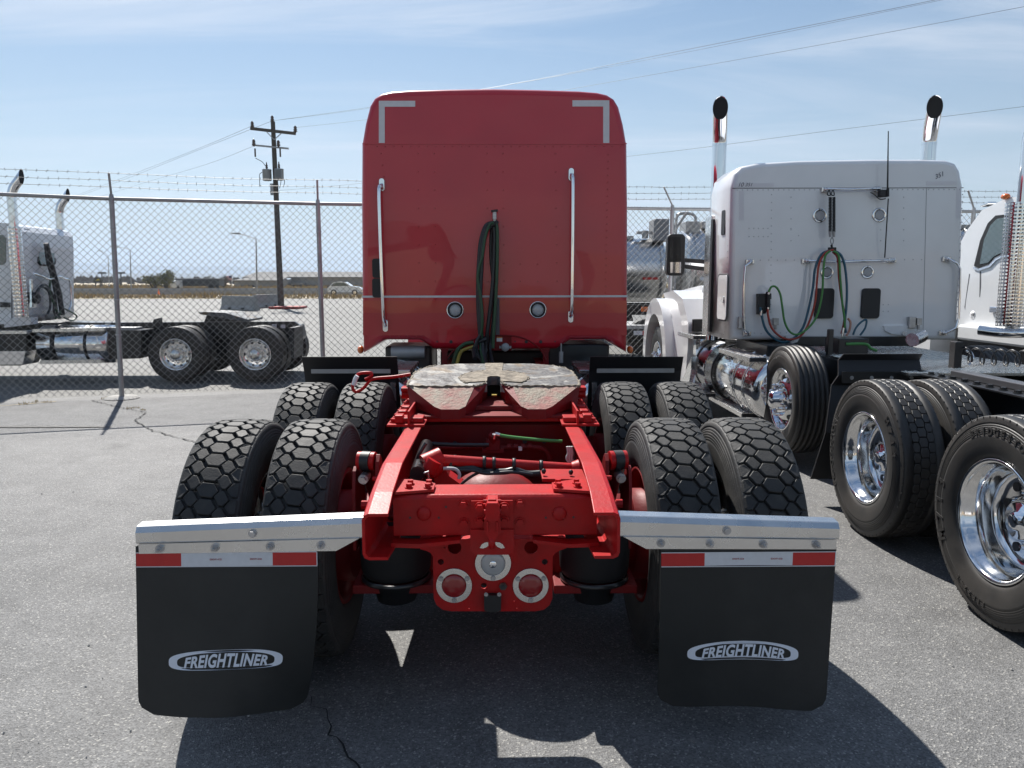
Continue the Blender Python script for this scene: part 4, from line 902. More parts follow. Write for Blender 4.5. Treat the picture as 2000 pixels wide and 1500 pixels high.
for sx in (-1, 1):
    b = B(); cx = sx*.86; b.lathe([(0, 0), (0, .20), (.015, .285), (.05, .30), (1.35, .30), (1.385, .285), (1.40, .2), (1.4, 0)], (cx, 5.55, .70), 'y', 48)
    tk = b.build('fuel_tank', [alum], RT)
    for yy in (5.85, 6.6):
        b = B(); b.lathe([(0, .302), (0, .309), (.06, .309), (.06, .302)], (cx, yy, .70), 'y', 48); b.build('tank_strap', [chrome], tk)
    b = B(); b.bb((sx*.62, 5.6, 1.0), (sx*1.12, 6.25, 1.03)); b.build('tank_step', [brushed], tk, bevel=.004)
# half-flap boards ahead of the front drive wheels
for sx, xs in ((-1, (589, 775)), (1, (1153, 1335))):
    A = at(xs[0], 697, 5.05); D = at(xs[1], 697, 5.05); x0, x1 = A.x, D.x; zt = A.z
    b = B(); 
    prof = [(5.05, zt), (5.10, zt-.10), (5.13, zt-.20), (5.24, zt-.45), (5.33, zt-.85)]
    prof2 = [(y+.012, z) for y, z in prof[::-1]]
    b.prism(prof+prof2, x0, x1, 'x'); mf = b.build('forward_mud_guard', [blk_plast], RT)
    b = B(); z1 = at(600, 729, 5.1).z; b.bb((x0+.05, 5.088, z1), (x1-.05, 5.098, z1+.028))
    for k in range(7): b.bolt((x0+.08+k*(x1-x0-.16)/6, 5.088, z1+.014), (0, -1, 0), .005, .005)
    b.build('retaining_strip', [galv], mf)
    b = B(); b.bb((x0+.02, 5.11, zt-.34), (x0+.055, 5.13, zt-.18)); b.build('guard_bracket', [brushed], mf); b = B(); b.bb((x1-.055, 5.11, zt-.34), (x1-.02, 5.13, zt-.18)); b.build('guard_bracket', [brushed], mf)

# frame rails (C channels, flanges inwards, tails tapered)
def rail(sx):
    X = .43; zt, zb, t, fl = .985, .715, .010, .085
    P = [(2.47, .915, .755), (2.62, .948, .735), (2.90, .985, .715), (8.5, .985, .715)]
    b = B(); R_ = []
    for y, a, c in P:
        r = .022
        sec = [(X-fl-(.004 if y < 2.6 else 0), a), (X-r, a), (X-r*.3, a-r*.3), (X, a-r), (X, c+r), (X-r*.3, c+r*.3), (X-r, c), (X-fl, c), (X-fl, c+t), (X-r, c+t), (X-t, c+r), (X-t, a-r), (X-r, a-t), (X-fl-(.004 if y < 2.6 else 0), a-t)]
        R_.append([Vector((sx*x, y, z)) for x, z in sec])
    b.loft(R_, 0, False, True, True)
    o = b.build('frame_rail', [frame_red], RT, bevel=.0025)
    return o
for sx in (-1, 1):
    ra = rail(sx)
    b = B()
    for (y, z) in ((2.75, .80), (3.0, .88), (3.15, .80), (3.7, .9), (3.9, .82), (4.1, .9), (4.3, .82), (4.5, .9), (4.7, .82)): b.bolt((sx*.432, y, z), (sx, 0, 0), .014, .03)
    b.cyl((sx*.43, 2.86, .83), (sx*.475, 2.86, .83), .012, n=10); b.cyl((sx*.475, 2.86, .83), (sx*.50, 2.86, .83), .017, n=6, sm=False)
    b.cyl((sx*.43, 2.98, .90), (sx*.475, 2.98, .90), .010, n=10)
    b.build('frame_bolts', [frame_red], ra, kind='stuff')
    # suspension hanger with rubber bush outboard of the rail
    b = B()
    cy_, cz_ = 3.05, .985
    b.prism([(2.99, .60), (3.0, .86), (3.02, .96), (3.05, .985), (3.09, .96), (3.22, .80), (3.22, .60)], sx*.455, sx*.470, 'x')
    b.prism([(2.99, .60), (3.0, .84), (3.02, .92), (3.05, .935), (3.09, .92), (3.22, .80), (3.22, .60)], sx*.55, sx*.562, 'x')
    h = b.build('suspension_hanger', [frame_red_shade], RT, bevel=.004)
    b = B(); b.cyl((sx*.475, cy_, .955), (sx*.545, cy_+.01, .955), .038, n=20); b.build('bush_housing', [frame_red], h, bevel=.004)
    b = B(); b.cyl((sx*.492, cy_-.001, .955), (sx*.528, cy_+.007, .955), .040, n=20); b.build('rubber_bush', [blk_plast], h)
    b = B(); b.bolt((sx*.515, 2.992, .895), (0, -1, 0), .014, .020); b.cyl((sx*.515, 3.06, .895), (sx*.515, 2.99, .895), .02, n=12); b.build('hanger_bolt', [zinc], h)
    b = B(); b.tube([(sx*.51, 3.08, .93), (sx*.52, 3.25, .80), (sx*.52, 3.42, .62)], .03, 12); b.build('torque_arm', [frame_red_shade], RT)
# rear crossmember, gussets, bolts
XY = 2.66
x0, x1 = at(768, 1000, XY).x, at(1166, 1000, XY).x; zt, zb = at(960, 967, XY).z, at(960, 1046, XY).z
b = B(); b.prism([(XY, zb), (XY, zt-.012), (XY+.012, zt), (XY+.15, zt), (XY+.15, zt-.010), (XY+.016, zt-.012), (XY+.010, zt-.02), (XY+.010, zb+.012), (XY+.15, zb+.01), (XY+.15, zb), (XY+.01, zb)], x0, x1, 'x')
xm = b.build('rear_crossmember', [frame_red], RT, bevel=.004)
for cx_ in (828, 1093):
    p = at(cx_, 1003, XY); B().lathe([(.0, .026), (-.006, .025), (-.010, .020), (-.011, 0)], p, 'y', 28).build('round_boss', [frame_red], xm)
b = B()
for x, y in ((905, 986), (906, 1021), (1015.5, 985), (1015.5, 1020)): b.bolt(at(x, y, XY), (0, -1, 0), .0145, .016)
b.build('crossmember_bolts', [frame_red], xm, kind='stuff')
b = B()
for x, y, r in ((801, 1011, .004), (857, 1011, .004), (871, 990, .004), (1066, 1011, .004), (1120, 1010, .004)): p = at(x, y, XY); b.cyl(p, p-Vector((0, .002, 0)), r, n=12)
b.build('drilled_holes', [dark_open], xm, kind='stuff')
# shallow lower flange pieces each side, sloping
for sx, pp in ((-1, [(768, 1050), (822, 1052), (900, 1044), (900, 1050), (820, 1060), (768, 1058)]), (1, [(1166, 1049), (1110, 1052), (1040, 1044), (1040, 1050), (1110, 1059), (1166, 1057)])):
    sheet('lower_gusset', pp, XY+.02, frame_red, xm, .06, .003)
for sx in (-1, 1):
    z0 = zt+.004; xa, xb = (at(771, 970, XY).x, at(845, 950, XY).x) if sx < 0 else (at(1158, 970, XY).x, at(1082, 950, XY).x)
    poly = [(xa-.0*sx, XY-.005), (xb, XY+.03), (xb, XY+.115), (xa-sx*.03, XY+.175), (xa+sx*.02, XY+.175)]
    b = B(); b.prism(poly, z0, z0+.010, 'z'); g = b.build('gusset_plate', [frame_red], RT, bevel=.002)
    for ix in (0, 1):
        for iy in (0, 1):
            p = Vector((xb+sx*(.022+ix*.068), XY+.05+iy*.05, z0+.010)); B().bolt(p, (0, 0, 1), .0115, .017).build('hex_bolt', [frame_red], g)
# mounting plate and pintle hook
b = B(); b.prism(pxo([(920, 977), (1002, 976), (1003, 1033), (919, 1033)], XY), XY-.010, XY, 'y'); mp1 = b.build('hook_mount_plate', [frame_red], RT, bevel=.002)
b = B(); b.prism(pxo([(930, 982), (992, 982), (992, 1012), (985, 1024), (938, 1024), (930, 1012)], XY-.01), XY-.024, XY-.010, 'y'); b.build('hook_base', [frame_red], mp1, bevel=.004)
b = B()
for x, y in ((937, 991), (985, 991), (937, 1018), (985, 1018)): b.bolt(at(x, y, XY-.025), (0, -1, 0), .0145, .018)
b.build('hook_bolts', [frame_red], mp1, kind='stuff')
HY = XY-.10
b = B()
b.prism(pxo([(948, 988), (952, 981), (972, 981), (976, 988), (976, 1012), (969, 1016), (955, 1016), (948, 1012)], HY), HY-.01, HY+.09, 'y')
b.prism(pxo([(946, 1017), (950, 1013), (974, 1013), (978, 1017), (978, 1042), (970, 1052), (965, 1062), (957, 1062), (954, 1052), (946, 1042)], HY), HY+.015, HY+.08, 'y')
b.tube([at(961, 1048, HY+.03), at(960, 1060, HY+.02), at(961, 1068, HY+.03)], .012, 10)
hk = b.build('pintle_hook', [frame_red], RT, bevel=.006)
b = B(); b.cyl(at(944, 979, HY+.03), at(979, 979, HY+.03), .006, n=10); b.box(at(961, 979, HY+.03), (.028, .03, .022)); b.cyl(at(945.5, 1000, HY+.03), at(978, 1000, HY+.03), .009, n=12); b.cyl(at(952, 1019, HY+.005), at(952, 1040, HY+.005), .004, n=8); b.cyl(at(971, 1019, HY+.005), at(971, 1040, HY+.005), .004, n=8)
b.build('hook_latch', [frame_red], hk, bevel=.002)
# hanging bracket (arch) under the hook
Yb = XY-.014
me, M = plate([pxo([(919, 1034), (1003, 1034), (1003, 1073), (993, 1082), (929, 1082), (919, 1073)], Yb)], Yb, .010, .001)
hb = B().me(me, M).build('safety_chain_bracket', [frame_red], RT)
b = B()
for cx_, s in ((947, 1), (976, -1)):
    q = [(cx_-10, 1070), (cx_-6, 1063), (cx_, 1059.5), (cx_+7, 1058.5), (cx_+9, 1059), (cx_+8, 1064), (cx_+4, 1068), (cx_-3, 1071)]
    if s < 0: q = [(2*cx_-x, y) for x, y in q]
    b.prism(pxo(q, Yb-.006), Yb-.0075, Yb-.0055, 'y')
b.build('bracket_shine_plate', [brushed], hb)
# light plate
LY = 2.87
ol = pxo([(820, 1055), (1105, 1055), (1106, 1070), (1094, 1074), (1084, 1079), (1079, 1086), (1078.5, 1168), (1073, 1181), (1062, 1190), (1045, 1193), (882, 1193), (865, 1190), (853, 1181), (847.5, 1168), (846, 1086), (841, 1079), (833, 1075), (821, 1072)], LY)
def pc(x, y, r): p = at(x, y, LY); return circ(p.x, p.z, r*LY/FPX, 24)
holes = [pc(888, 1069, 14), pc(1037, 1069, 14), pc(861, 1097, 6.5), pc(1064, 1097, 6.5), pc(945, 1143.5, 6.5), pc(887, 1143, 27), pc(1036.5, 1143, 27), pc(963, 1100, 27), pc(916, 1187.5, 2), pc(1009, 1187, 2), pc(869, 1069, 2), pc(1004, 1173, 1.8)]
me, M = plate([ol]+holes, LY, .006, .0008)
lp = B().me(me, M).build('light_plate', [frame_red], RT)
b = B(); b.prism(pxo([(820, 1052), (1105, 1052), (1105, 1057), (820, 1057)], LY), LY-.004, LY+.06, 'y'); b.build('plate_flange', [frame_red], lp)
def tail_light(cx_, cy_, lens, nm, screws):
    p = at(cx_, cy_, LY-.004); r = .069
    me, M = plate([circ(p.x, p.z, r, 40), circ(p.x, p.z, .0485, 40)], LY-.007, .005, .0008)
    o = B().me(me, M).build(nm, [brushed], RT)
    b = B(); b.lathe([(.012, .0495), (-.004, .0485), (-.010, .042), (-.013, .02), (-.0135, 0)], p, 'y', 36)
    if lens is lens_red:
        for k in range(7): a = 2*pi*k/6; q = p+Vector(((.024*cos(a) if k < 6 else 0), -.0095, (.024*sin(a) if k < 6 else 0))); b.sphere(q+Vector((0, .002, 0)), .012, 10, 0, (1, .25, 1))
    b.build('lens', [lens], o)
    for a in screws: q = p+Vector((.0585*cos(radians(a)), -.008, .0585*sin(radians(a)))); B().bolt(q, (0, -1, 0), .0075, .006).build('screw', [zinc], o)
    return o, p
tail_light(887, 1143, lens_red, 'tail_lamp', (30, 150, 270)); tail_light(1036.5, 1143, lens_red, 'tail_lamp', (30, 150, 270))
o, p = tail_light(963, 1100, lens_white, 'reversing_lamp', (270,))
B().lathe([(-.016, .014), (-.018, .009), (-.0185, 0)], p, 'y', 16).build('bulb_reflector', [chrome], o)
b = B(); p = at(982.5, 1143.5, LY); b.cyl(p, p-Vector((0, .014, 0)), .016, n=6, sm=False); b.cyl(p-Vector((0, .014, 0)), p-Vector((0, .018, 0)), .009, n=12, mi=1); b.build('hex_plug', [mat('rusty_nut', (.11, .06, .05), .6, var=.3, vscale=60), dark_open], lp)
b = B(); b.prism(pxo([(945.5, 1158), (979, 1158), (978.5, 1187), (970, 1190.5), (955, 1190.5), (946, 1187)], LY-.004), LY-.030, LY-.004, 'y'); cmr = b.build('licence_lamp', [blk_plast], lp, bevel=.004)
for x in (949.5, 975): B().bolt(at(x, 1161, LY-.03), (0, -1, 0), .006, .006).build('screw', [zinc], cmr)
# air springs
for sx, cxp in ((-1, 772), (1, 1162)):
    p = at(cxp, 1100, 3.02); b = B(); zz = p.z
    b.lathe([(.20, .11), (.19, .130), (.13, .142), (.06, .146), (-.02, .142), (-.045, .134), (-.052, .12)], (p.x, 3.05, zz), 'z', 40); o = b.build('air_spring', [bag_m], RT)
    b = B(); b.lathe([(-.052, .135), (-.060, .142), (-.070, .142), (-.075, .10), (-.16, .08), (-.17, 0)], (p.x, 3.05, zz), 'z', 36); b.build('spring_piston', [blk_paint], o)
    b = B(); b.bb((p.x-.17, 2.98, zz-.115), (p.x+.17, 3.5, zz-.078)); b.build('spring_beam', [frame_red_shade], RT, bevel=.005); b = B(); b.bb((p.x-.1, 2.98, zz+.20), (p.x+.1, 3.14, zz+.212)); b.build('spring_top_plate', [frame_red_shade], RT, bevel=.003)
# chassis innards: front crossmember, pipes, torque rod, axle housing
z1 = .955
b = B(); b.prism([(3.90, .66), (3.88, z1-.01), (3.895, z1), (4.2, z1), (4.2, z1-.01), (3.91, z1-.014), (3.91, .66)], -.425, .425, 'x'); fcm = b.build('middle_crossmember', [frame_red_shade], RT, bevel=.004)
b = B()
for x, z in ((-.2, .85), (.16, .86), (-.12, .74), (.12, .74), (.26, .86)): b.cyl((x, 3.88, z), (x, 3.875, z), .012, n=12)
b.build('drilled_holes', [dark_open], fcm, kind='stuff')
Ym = 3.78
hose([(835, 905), (838, 885), (850, 876), (900, 874), (960, 875), (1040, 874), (1062, 878), (1072, 890), (1076, 905)], frame_red_shade, .014, 0, 'brake_pipe', Ym)
b = B(); p = at(963, 868, Ym-.02); b.box(p, (.07, .05, .05)); b.box(p+Vector((0, 0, -.03)), (.11, .04, .022)); b.cyl(p, p+Vector((0, -.02, .055)), .022, n=12)
for k in (-4, -3, -2, 2, 3, 4, 5): b.cyl(p+Vector((k*.035, 0, -.012)), p+Vector((k*.035+.018, 0, -.012)), .017, n=6, sm=False)
b.build('relay_valve', [frame_red_shade], RT, bevel=.003)
b = B(); p = at(1016, 876, Ym-.03); b.box(p, (.018, .02, .018)); b.build('pipe_clip', [white_tape], RT)
hose([(968, 848), (975, 850), (1000, 854), (1050, 859), (1098, 862)], hose_lime, .0085, 0, 'green_air_line', 3.66)
b = B(); b.cyl(at(967, 847, 3.655), at(976, 849.5, 3.655), .0095, n=10); b.cyl(at(966, 848, 3.655), at(965, 856, 3.66), .012, n=10); b.build('hose_fitting', [brushed], RT)
hose([(835, 866), (870, 868), (915, 869), (955, 869)], hose_blk, .010, 0, 'air_line', 3.7)
# torque rod
b = B(); b.tube([at(865, 899, 3.05), at(1000, 908, 3.12), at(1125, 916, 3.16)], .0235, 14, smooth=0); tr = b.build('torque_rod', [frame_red], RT)
for x, y in ((889, 902), (946, 904), (965, 906), (1004, 908), (1057, 912)):
    p = at(x, y, 3.07); B().lathe([(-.007, .025), (-.007, .028), (.007, .028), (.007, .025)], p, 'x', 16).build('cable_tie', [blk_plast], tr)
hose([(882, 905), (893, 914), (920, 914), (945, 921), (985, 921), (1005, 918), (1030, 925), (1057, 924)], hose_blk, .013, 0, 'wiring_loom', 3.06)
hose([(882, 903), (880, 909), (890, 917), (925, 919), (950, 925), (1000, 922), (1040, 927)], hose_blk, .007, 0, 'wiring_loom', 3.04)
hose([(945, 919), (925, 928), (905, 942), (898, 950)], hose_blk, .006, 0, 'wiring_loom', 3.05)
b = B(); p0, p1 = at(828, 908, 3.02), at(862, 893, 3.05)
b.cyl(p0, p1, .042, n=20); b.sphere(at(846, 912, 3.02), .045, 14); b.cyl(at(838, 920, 3.0), at(850, 898, 3.0), .034, n=16)
b.prism(pxo([(842, 905), (868, 905), (878, 925), (905, 944), (855, 946), (846, 925)], 3.1), 3.06, 3.16, 'y')
b.build('torque_rod_knuckle', [frame_red], RT, bevel=.008)
b = B(); p = at(1130, 917, 3.16); b.cyl(p, p+Vector((.08, 0, 0)), .045, n=18); b.cyl(p+Vector((-.03, 0, 0)), p, .032, .044, n=16); b.build('torque_rod_end', [frame_red], RT, bevel=.005)
b = B(); b.prism(pxo([(1057, 925), (1145, 926), (1145, 934), (1057, 931)], 2.98), 2.9, 3.06, 'y'); sb = b.build('sensor_shelf', [frame_red], RT, bevel=.003)
b = B()
for x, y in ((1062, 922), (1115, 924)): b.cyl(at(x, y+3, 2.95), at(x, y-2, 2.95), .006, n=8); b.sphere(at(x, y-2, 2.95), .010, 8)
b.build('shelf_nut', [blk_plast], sb, kind='stuff')
# drive axle housings with round bowl
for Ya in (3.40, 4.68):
    b = B(); b.cyl((-1.0, Ya, .53), (1.0, Ya, .53), .075, n=20); ax = b.build('axle_tube', [frame_red_shade], RT)
    b = B(); b.lathe([(-.16, .12), (-.14, .20), (-.05, .26), (.08, .26), (.2, .18), (.34, .1)], (0.0, Ya, .56 if Ya < 4 else .55), 'y', 36); b.cyl((0, Ya-.16, .56), (0, Ya-.17, .56), .12, n=24); b.build('differential_bowl', [frame_red_shade], ax)
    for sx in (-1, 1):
        b = B(); b.lathe([(0, 0), (0, .06), (.02, .085), (.10, .088), (.12, .06), (.12, 0)], (sx*.33, Ya-.30, .50), 'y', 24); b.build('brake_chamber', [frame_red_shade], ax)
        b = B(); b.lathe([(0, .19), (sx*.16, .19), (sx*.17, .16)], (sx*.50, Ya, .53), 'x', 36); b.lathe([(0, .19), (0, .06)], (sx*.50, Ya, .53), 'x', 36); b.build('brake_drum', [frame_red_shade], ax)
# vertical wires & sleeves beside right rail, shocks beside left
for k, (x, m) in enumerate(((1110, hose_wht), (1114, hose_wht), (1118, hose_wht), (1122, hose_blk))):
    hose([(x-2, 872), (x, 885), (x-3+k, 895), (x+2+k, 905), (x+3+k, 912)], m, .006, 0, 'cable', 3.25)
b = B(); b.tube([at(833, 870, 3.5), at(815, 925, 2.95)], .03, 12, smooth=0); b.build('shock_absorber', [blk_paint], RT)
hose([(832, 865), (818, 890), (812, 915), (800, 935)], hose_blk, .008, 0, 'cable', 3.1); hose([(818, 905), (828, 915), (840, 920)], hose_wht, .004, 0, 'cable', 3.0)
hose([(866, 915), (888, 916), (897, 925), (896, 935)], hose_wht, .007, 0, 'cable', 3.0)
b = B(); b.cyl(at(835.5, 922, 2.95), at(837, 935, 2.95), .005, n=8); b.cyl(at(828, 924, 2.95), at(838, 921, 2.95), .004, n=8); b.build('t_handle_valve', [brushed], RT)
b = B(); b.cyl((-.02, 3.7, .60), (-.02, 8, .62), .06, n=16); b.build('drive_shaft', [frame_red_shade], RT)

for sx in (-1, 1):
    b = B(); b.loft([[Vector((sx*x, y, z)) for x, z in ((.45, z0_), (.56, z0_), (.56, z0_+.10), (.45, z0_+.10))] for y, z0_ in ((3.22, .42), (3.4, .46), (4.0, .52), (4.68, .46), (5.3, .50))], 0, False); b.build('suspension_blocker_beam', [blk_paint], RT, bevel=.006)  # beams added to block sun falling between rail and tyre
b = B(); b.lathe([(0, 0), (0, .10), (.02, .12), (.6, .12), (.62, .10), (.62, 0)], (-.31, 4.02, .72), 'x', 28); b.build('air_tank', [frame_red_shade], RT)  # hidden tank, added between the rails to keep sunlight off the ground
for sx in (-1, 1): b = B(); b.bb((sx*.12, 3.62, .60), (sx*.475, 4.45, .66)); b.build('light_block_plate', [frame_red_shade], RT, bevel=.01)  # unseen plates, added and widened to close sunlit gaps in the ground shadow
# fifth wheel on its mounting plate
z0 = .987
for sx in (-1, 1):
    b = B(); b.prism([(sx*.33, z0), (sx*.51, z0), (sx*.51, z0+.010), (sx*.41, z0+.010), (sx*.41, z0+.075), (sx*.40, z0+.075), (sx*.40, z0+.010), (sx*.33, z0+.010)], 3.62, 5.0, 'y'); an = b.build('mounting_angle', [frame_red], RT, bevel=.002)
    b = B(); b.bb((sx*.34, 3.66, z0+.012), (sx*.46, 3.75, z0+.036)); b.build('stop_block', [frame_red], an, bevel=.003)
    for k in range(9):
        q = Vector((sx*.485, 3.68+k*.13, z0+.010)); B().bolt(q, (0, 0, 1), .015, .02).build('hex_bolt', [frame_red], an)
        B().bb((sx*.435, q.y-.03, z0+.011), (sx*.475, q.y+.03, z0+.05)).build('clamp_block', [frame_red], an, bevel=.004)
b = B(); b.bb((-.42, 3.78, z0+.012), (.42, 4.9, z0+.024)); b.build('base_plate', [frame_red_shade], RT, bevel=.002)
b = B(); b.prism([(3.84, z0+.005), (3.80, z0+.02), (3.80, z0-.01), (3.86, z0-.02)], -.42, .42, 'x'); b.build('angle_lip', [frame_red], RT, bevel=.002)
# top plate: tilted local frame; s = along the plate forward, origin at rear break line
FWY, FWZ = 3.98, 1.135; tl = radians(4.6)
def fw(x, s, h=0): return Vector((x, FWY+s*cos(tl)-h*sin(tl), FWZ+s*sin(tl)+h*cos(tl)))
def fmesh(outl, h0, h1, name, m, parent, bevel=0, mats=None):
    me = curve_mesh([outl], h1-h0); b = B()
    for_ = [fw(v.co.x, v.co.y, (h0+h1)/2+v.co.z) for v in me.vertices]
    b.add(for_, [tuple(p.vertices) for p in me.polygons]); return b.build(name, mats or [m], parent, bevel=bevel)
th = .045
hw = .455
arc = [(.20*cos(a), .10+.20*sin(a)) for a in [radians(q) for q in range(0, 181, 15)]]
topo = [(-.445, 0), (-.455, .12), (-.45, .33), (-.42, .47), (-.34, .57), (-.22, .62), (.22, .62), (.34, .57), (.42, .47), (.45, .33), (.455, .12), (.445, 0), (.25, -.015), (.10, -.015), (.036, .06), (.036, .20), (.02, .225), (-.02, .225), (-.036, .20), (-.036, .06), (-.10, -.015), (-.25, -.015)]
FW = fmesh(topo, -th, 0, 'fifth_wheel_plate', grease, RT, .006)
# raised dusty ring round the kingpin throat and centre strip
ringo = [(.185*cos(a), .19+.20*sin(a)) for a in [radians(-38+i*9.5) for i in range(28)]]
ringo = ringo[:28]+[(-.036, .10), (-.036, .20), (-.02, .225), (.02, .225), (.036, .20), (.036, .10)]
fmesh(ringo, .001, .006, 'grease_ring', grease_edge, FW); fmesh([(-.045, .35), (.045, .35), (.055, .615), (-.055, .615)], .001, .005, 'dusty_centre_strip', grease_edge, FW)
# crust of squeezed-out grease along the break and the outer edges
def crust(pts, r0, n=60, seed=1):
    rnd = random.Random(seed); b = B(); P = smooth_path([fw(x, s, h) for x, s, h in pts], max(4, n//len(pts)))
    b.tube([p+Vector((rnd.uniform(-.006, .006), rnd.uniform(-.006, .006), rnd.uniform(-.003, .003))) for p in P], lambda t: r0*rnd.uniform(.6, 1.3), 6, smooth=0); return b.build('grease_crust', [grease_edge], FW)
crust([(-.445, 0, 0), (-.25, -.012, 0), (-.10, -.012, 0), (-.06, .03, 0), (-.038, .09, 0)], .006, 60, 1); crust([(.445, 0, 0), (.25, -.012, 0), (.10, -.012, 0), (.06, .03, 0), (.038, .09, 0)], .006, 60, 2)
crust([(-.445, 0, -.004), (-.455, .12, -.004), (-.45, .33, -.004), (-.42, .47, -.004), (-.34, .57, -.004)], .007, 60, 3); crust([(.445, 0, -.004), (.455, .12, -.004), (.45, .33, -.004), (.42, .47, -.004), (.34, .57, -.004)], .007, 60, 4)
crust([(.187*cos(radians(a)), .19+.203*sin(radians(a)), .003) for a in range(-40, 225, 22)], .0045, 80, 5)
# ramps (horns) and skirts
for sx in (-1, 1):
    T = [(.445, -.004), (.10, -.018), (.20, -.24), (.30, -.245)]      # trapezoid seen from above
    top = [fw(sx*.445, 0, -.002), fw(sx*.10, -.016, -.002), fw(sx*.14, -.20, -.062), fw(sx*.17, -.225, -.07), fw(sx*.26, -.225, -.07), fw(sx*.295, -.20, -.062)]
    low = [v+Vector((0, .0, -.05)) for v in top]
    b = B(); b.loft([top, low], 0, False, False, True); b.build('ramp_skirt', [frame_red_shade], FW)
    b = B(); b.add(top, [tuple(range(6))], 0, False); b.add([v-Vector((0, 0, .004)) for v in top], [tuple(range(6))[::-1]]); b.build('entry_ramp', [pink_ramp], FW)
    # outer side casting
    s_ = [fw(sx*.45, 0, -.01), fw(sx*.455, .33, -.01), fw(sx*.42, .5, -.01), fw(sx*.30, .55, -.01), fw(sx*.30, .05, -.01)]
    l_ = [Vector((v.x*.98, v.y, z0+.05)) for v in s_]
    b = B(); b.loft([s_, l_], 0, False, True, True); b.build('side_casting', [frame_red_shade], FW, bevel=.006)
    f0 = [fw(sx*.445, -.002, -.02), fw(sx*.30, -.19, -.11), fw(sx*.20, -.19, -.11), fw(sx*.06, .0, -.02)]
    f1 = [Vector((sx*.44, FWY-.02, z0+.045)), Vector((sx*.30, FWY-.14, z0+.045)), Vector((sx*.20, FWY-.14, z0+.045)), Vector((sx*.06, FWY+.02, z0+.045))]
    b = B(); b.loft([f0, f1], 0, False, True, True); b.build('ramp_support', [frame_red_shade], FW, bevel=.004)
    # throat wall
    b = B(); b.add([fw(sx*.10, -.015, -.003), fw(sx*.036, .06, -.003), fw(sx*.036, .2, -.003), fw(sx*.036, .2, -.12), fw(sx*.036, .05, -.12), fw(sx*.11, -.12, -.12), fw(sx*.14, -.20, -.10), fw(sx*.14, -.20, -.064)], [tuple(range(8))]); b.build('throat_wall', [frame_red_shade], FW)
    b = B(); b.box(fw(sx*.475, .16, -.05), (.05, .09, .02)); b.cyl(fw(sx*.44, .16, -.08), fw(sx*.50, .16, -.08), .025, n=14); b.build('pivot_pin_lug', [frame_red], FW, bevel=.003)
b = B(); b.bb((-.43, FWY-.05, z0+.025), (.43, FWY+.55, z0+.05)); b.build('slide_bracket', [frame_red_shade], FW, bevel=.004)
b = B(); b.box(fw(0, .30, -.09), (.12, .03, .10)); b.build('lock_jaw', [groove_m], FW); b = B(); b.box(fw(0.0, .06, -.118), (.11, .10, .01)); b.build('throat_floor', [grease_edge], FW)
b = B(); b.cyl(fw(-.012, .1, -.075), fw(.016, .1, -.075), .006, n=8); b.build('jaw_grease_nipple', [mat('brass', (.5, .38, .1), .35, metal=1)], FW)
# release handle
PH = [(802, 731), (770, 736), (735, 739), (722, 744), (712, 756), (703, 763), (694, 765), (689, 759), (690, 748), (697, 734), (704, 729), (722, 728), (726, 732), (720, 738), (713, 741)]
b = B(); b.tube([at(x, y, 4.02+.0*i) for i, (x, y) in enumerate(PH)], .0085, 10, smooth=5); rh = b.build('release_handle', [frame_red], RT)
b = B(); b.tube([at(691, 752, 4.0), at(694, 741, 4.0), at(698, 734, 4.0)], .012, 10); b.build('handle_grip', [white_tape], rh)

# wheels
k = 0
for Ya in (3.40, 4.68):
    for sx in (-1, 1):
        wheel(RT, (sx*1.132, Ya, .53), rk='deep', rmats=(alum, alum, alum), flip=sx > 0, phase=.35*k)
        wheel(RT, (sx*.785, Ya, .53), rk='inner', rmats=(frame_red_shade, frame_red_shade, frame_red_shade), flip=sx > 0, phase=.2+.4*k); k += 1
# mud-flap hangers and flaps
HYf = 2.56
def hanger(sx):
    xo = at(264, 1040, HYf).x if sx < 0 else at(1639, 1050, HYf).x; xi = sx*.436
    def pr(x, t):   # t 0 at rail, 1 at tip
        zt = .855-.03*t; h = .052-.016*t
        return [Vector((x, y, z)) for y, z in ((HYf+.06, zt+.022), (HYf+.012, zt+.018), (HYf, zt-.002), (HYf, zt-h), (HYf+.006, zt-h-.006), (HYf+.02, zt-h-.006), (HYf+.024, zt-h), (HYf+.06, zt-h))]
    b = B(); b.loft([pr(xi, 0), pr(xi+(xo-xi)*.5, .5), pr(xo, 1)], 0, False, True, True)
    h = b.build('flap_hanger', [brushed], RT, bevel=.003)
    zt = .855-.03; b = B()
    zz0, zz1 = .801, .770
    b.prism([(xi+sx*.02, zz0), (xi+sx*.10, .757), (xo-sx*.01, .751), (xo-sx*.01, .785)], HYf-.004, HYf+.002, 'y'); b.build('clamp_strip', [brushed], h, bevel=.001)
    for q in (.10, .36, .62, .86):
        x = xo-sx*q*(abs(xo-xi)-.06) -sx*.01; z = .768+.012*q; p = Vector((x, HYf-.004, z))
        o = B(); o.cyl(p, p-Vector((0, .004, 0)), .015, n=14); o.cyl(p, p-Vector((0, .014, 0)), .010, n=6, sm=False); o.cyl(p, p-Vector((0, .03, 0)), .005, n=8); o.build('hex_bolt', [zinc], h)
    p = Vector((xi+sx*(abs(xo-xi)*.49), HYf-.001, .855-.035)); o = B(); o.cyl(p, p-Vector((0, .003, 0)), .015, n=14); o.cyl(p, p-Vector((0, .012, 0)), .011, n=6, sm=False); o.build('hex_bolt', [zinc], h)
    b = B(); b.cyl((sx*.4315, HYf+.035, .83), (sx*.437, HYf+.035, .83), .055, n=24); b.build('rubber_seal', [hose_wht], h)
    return h
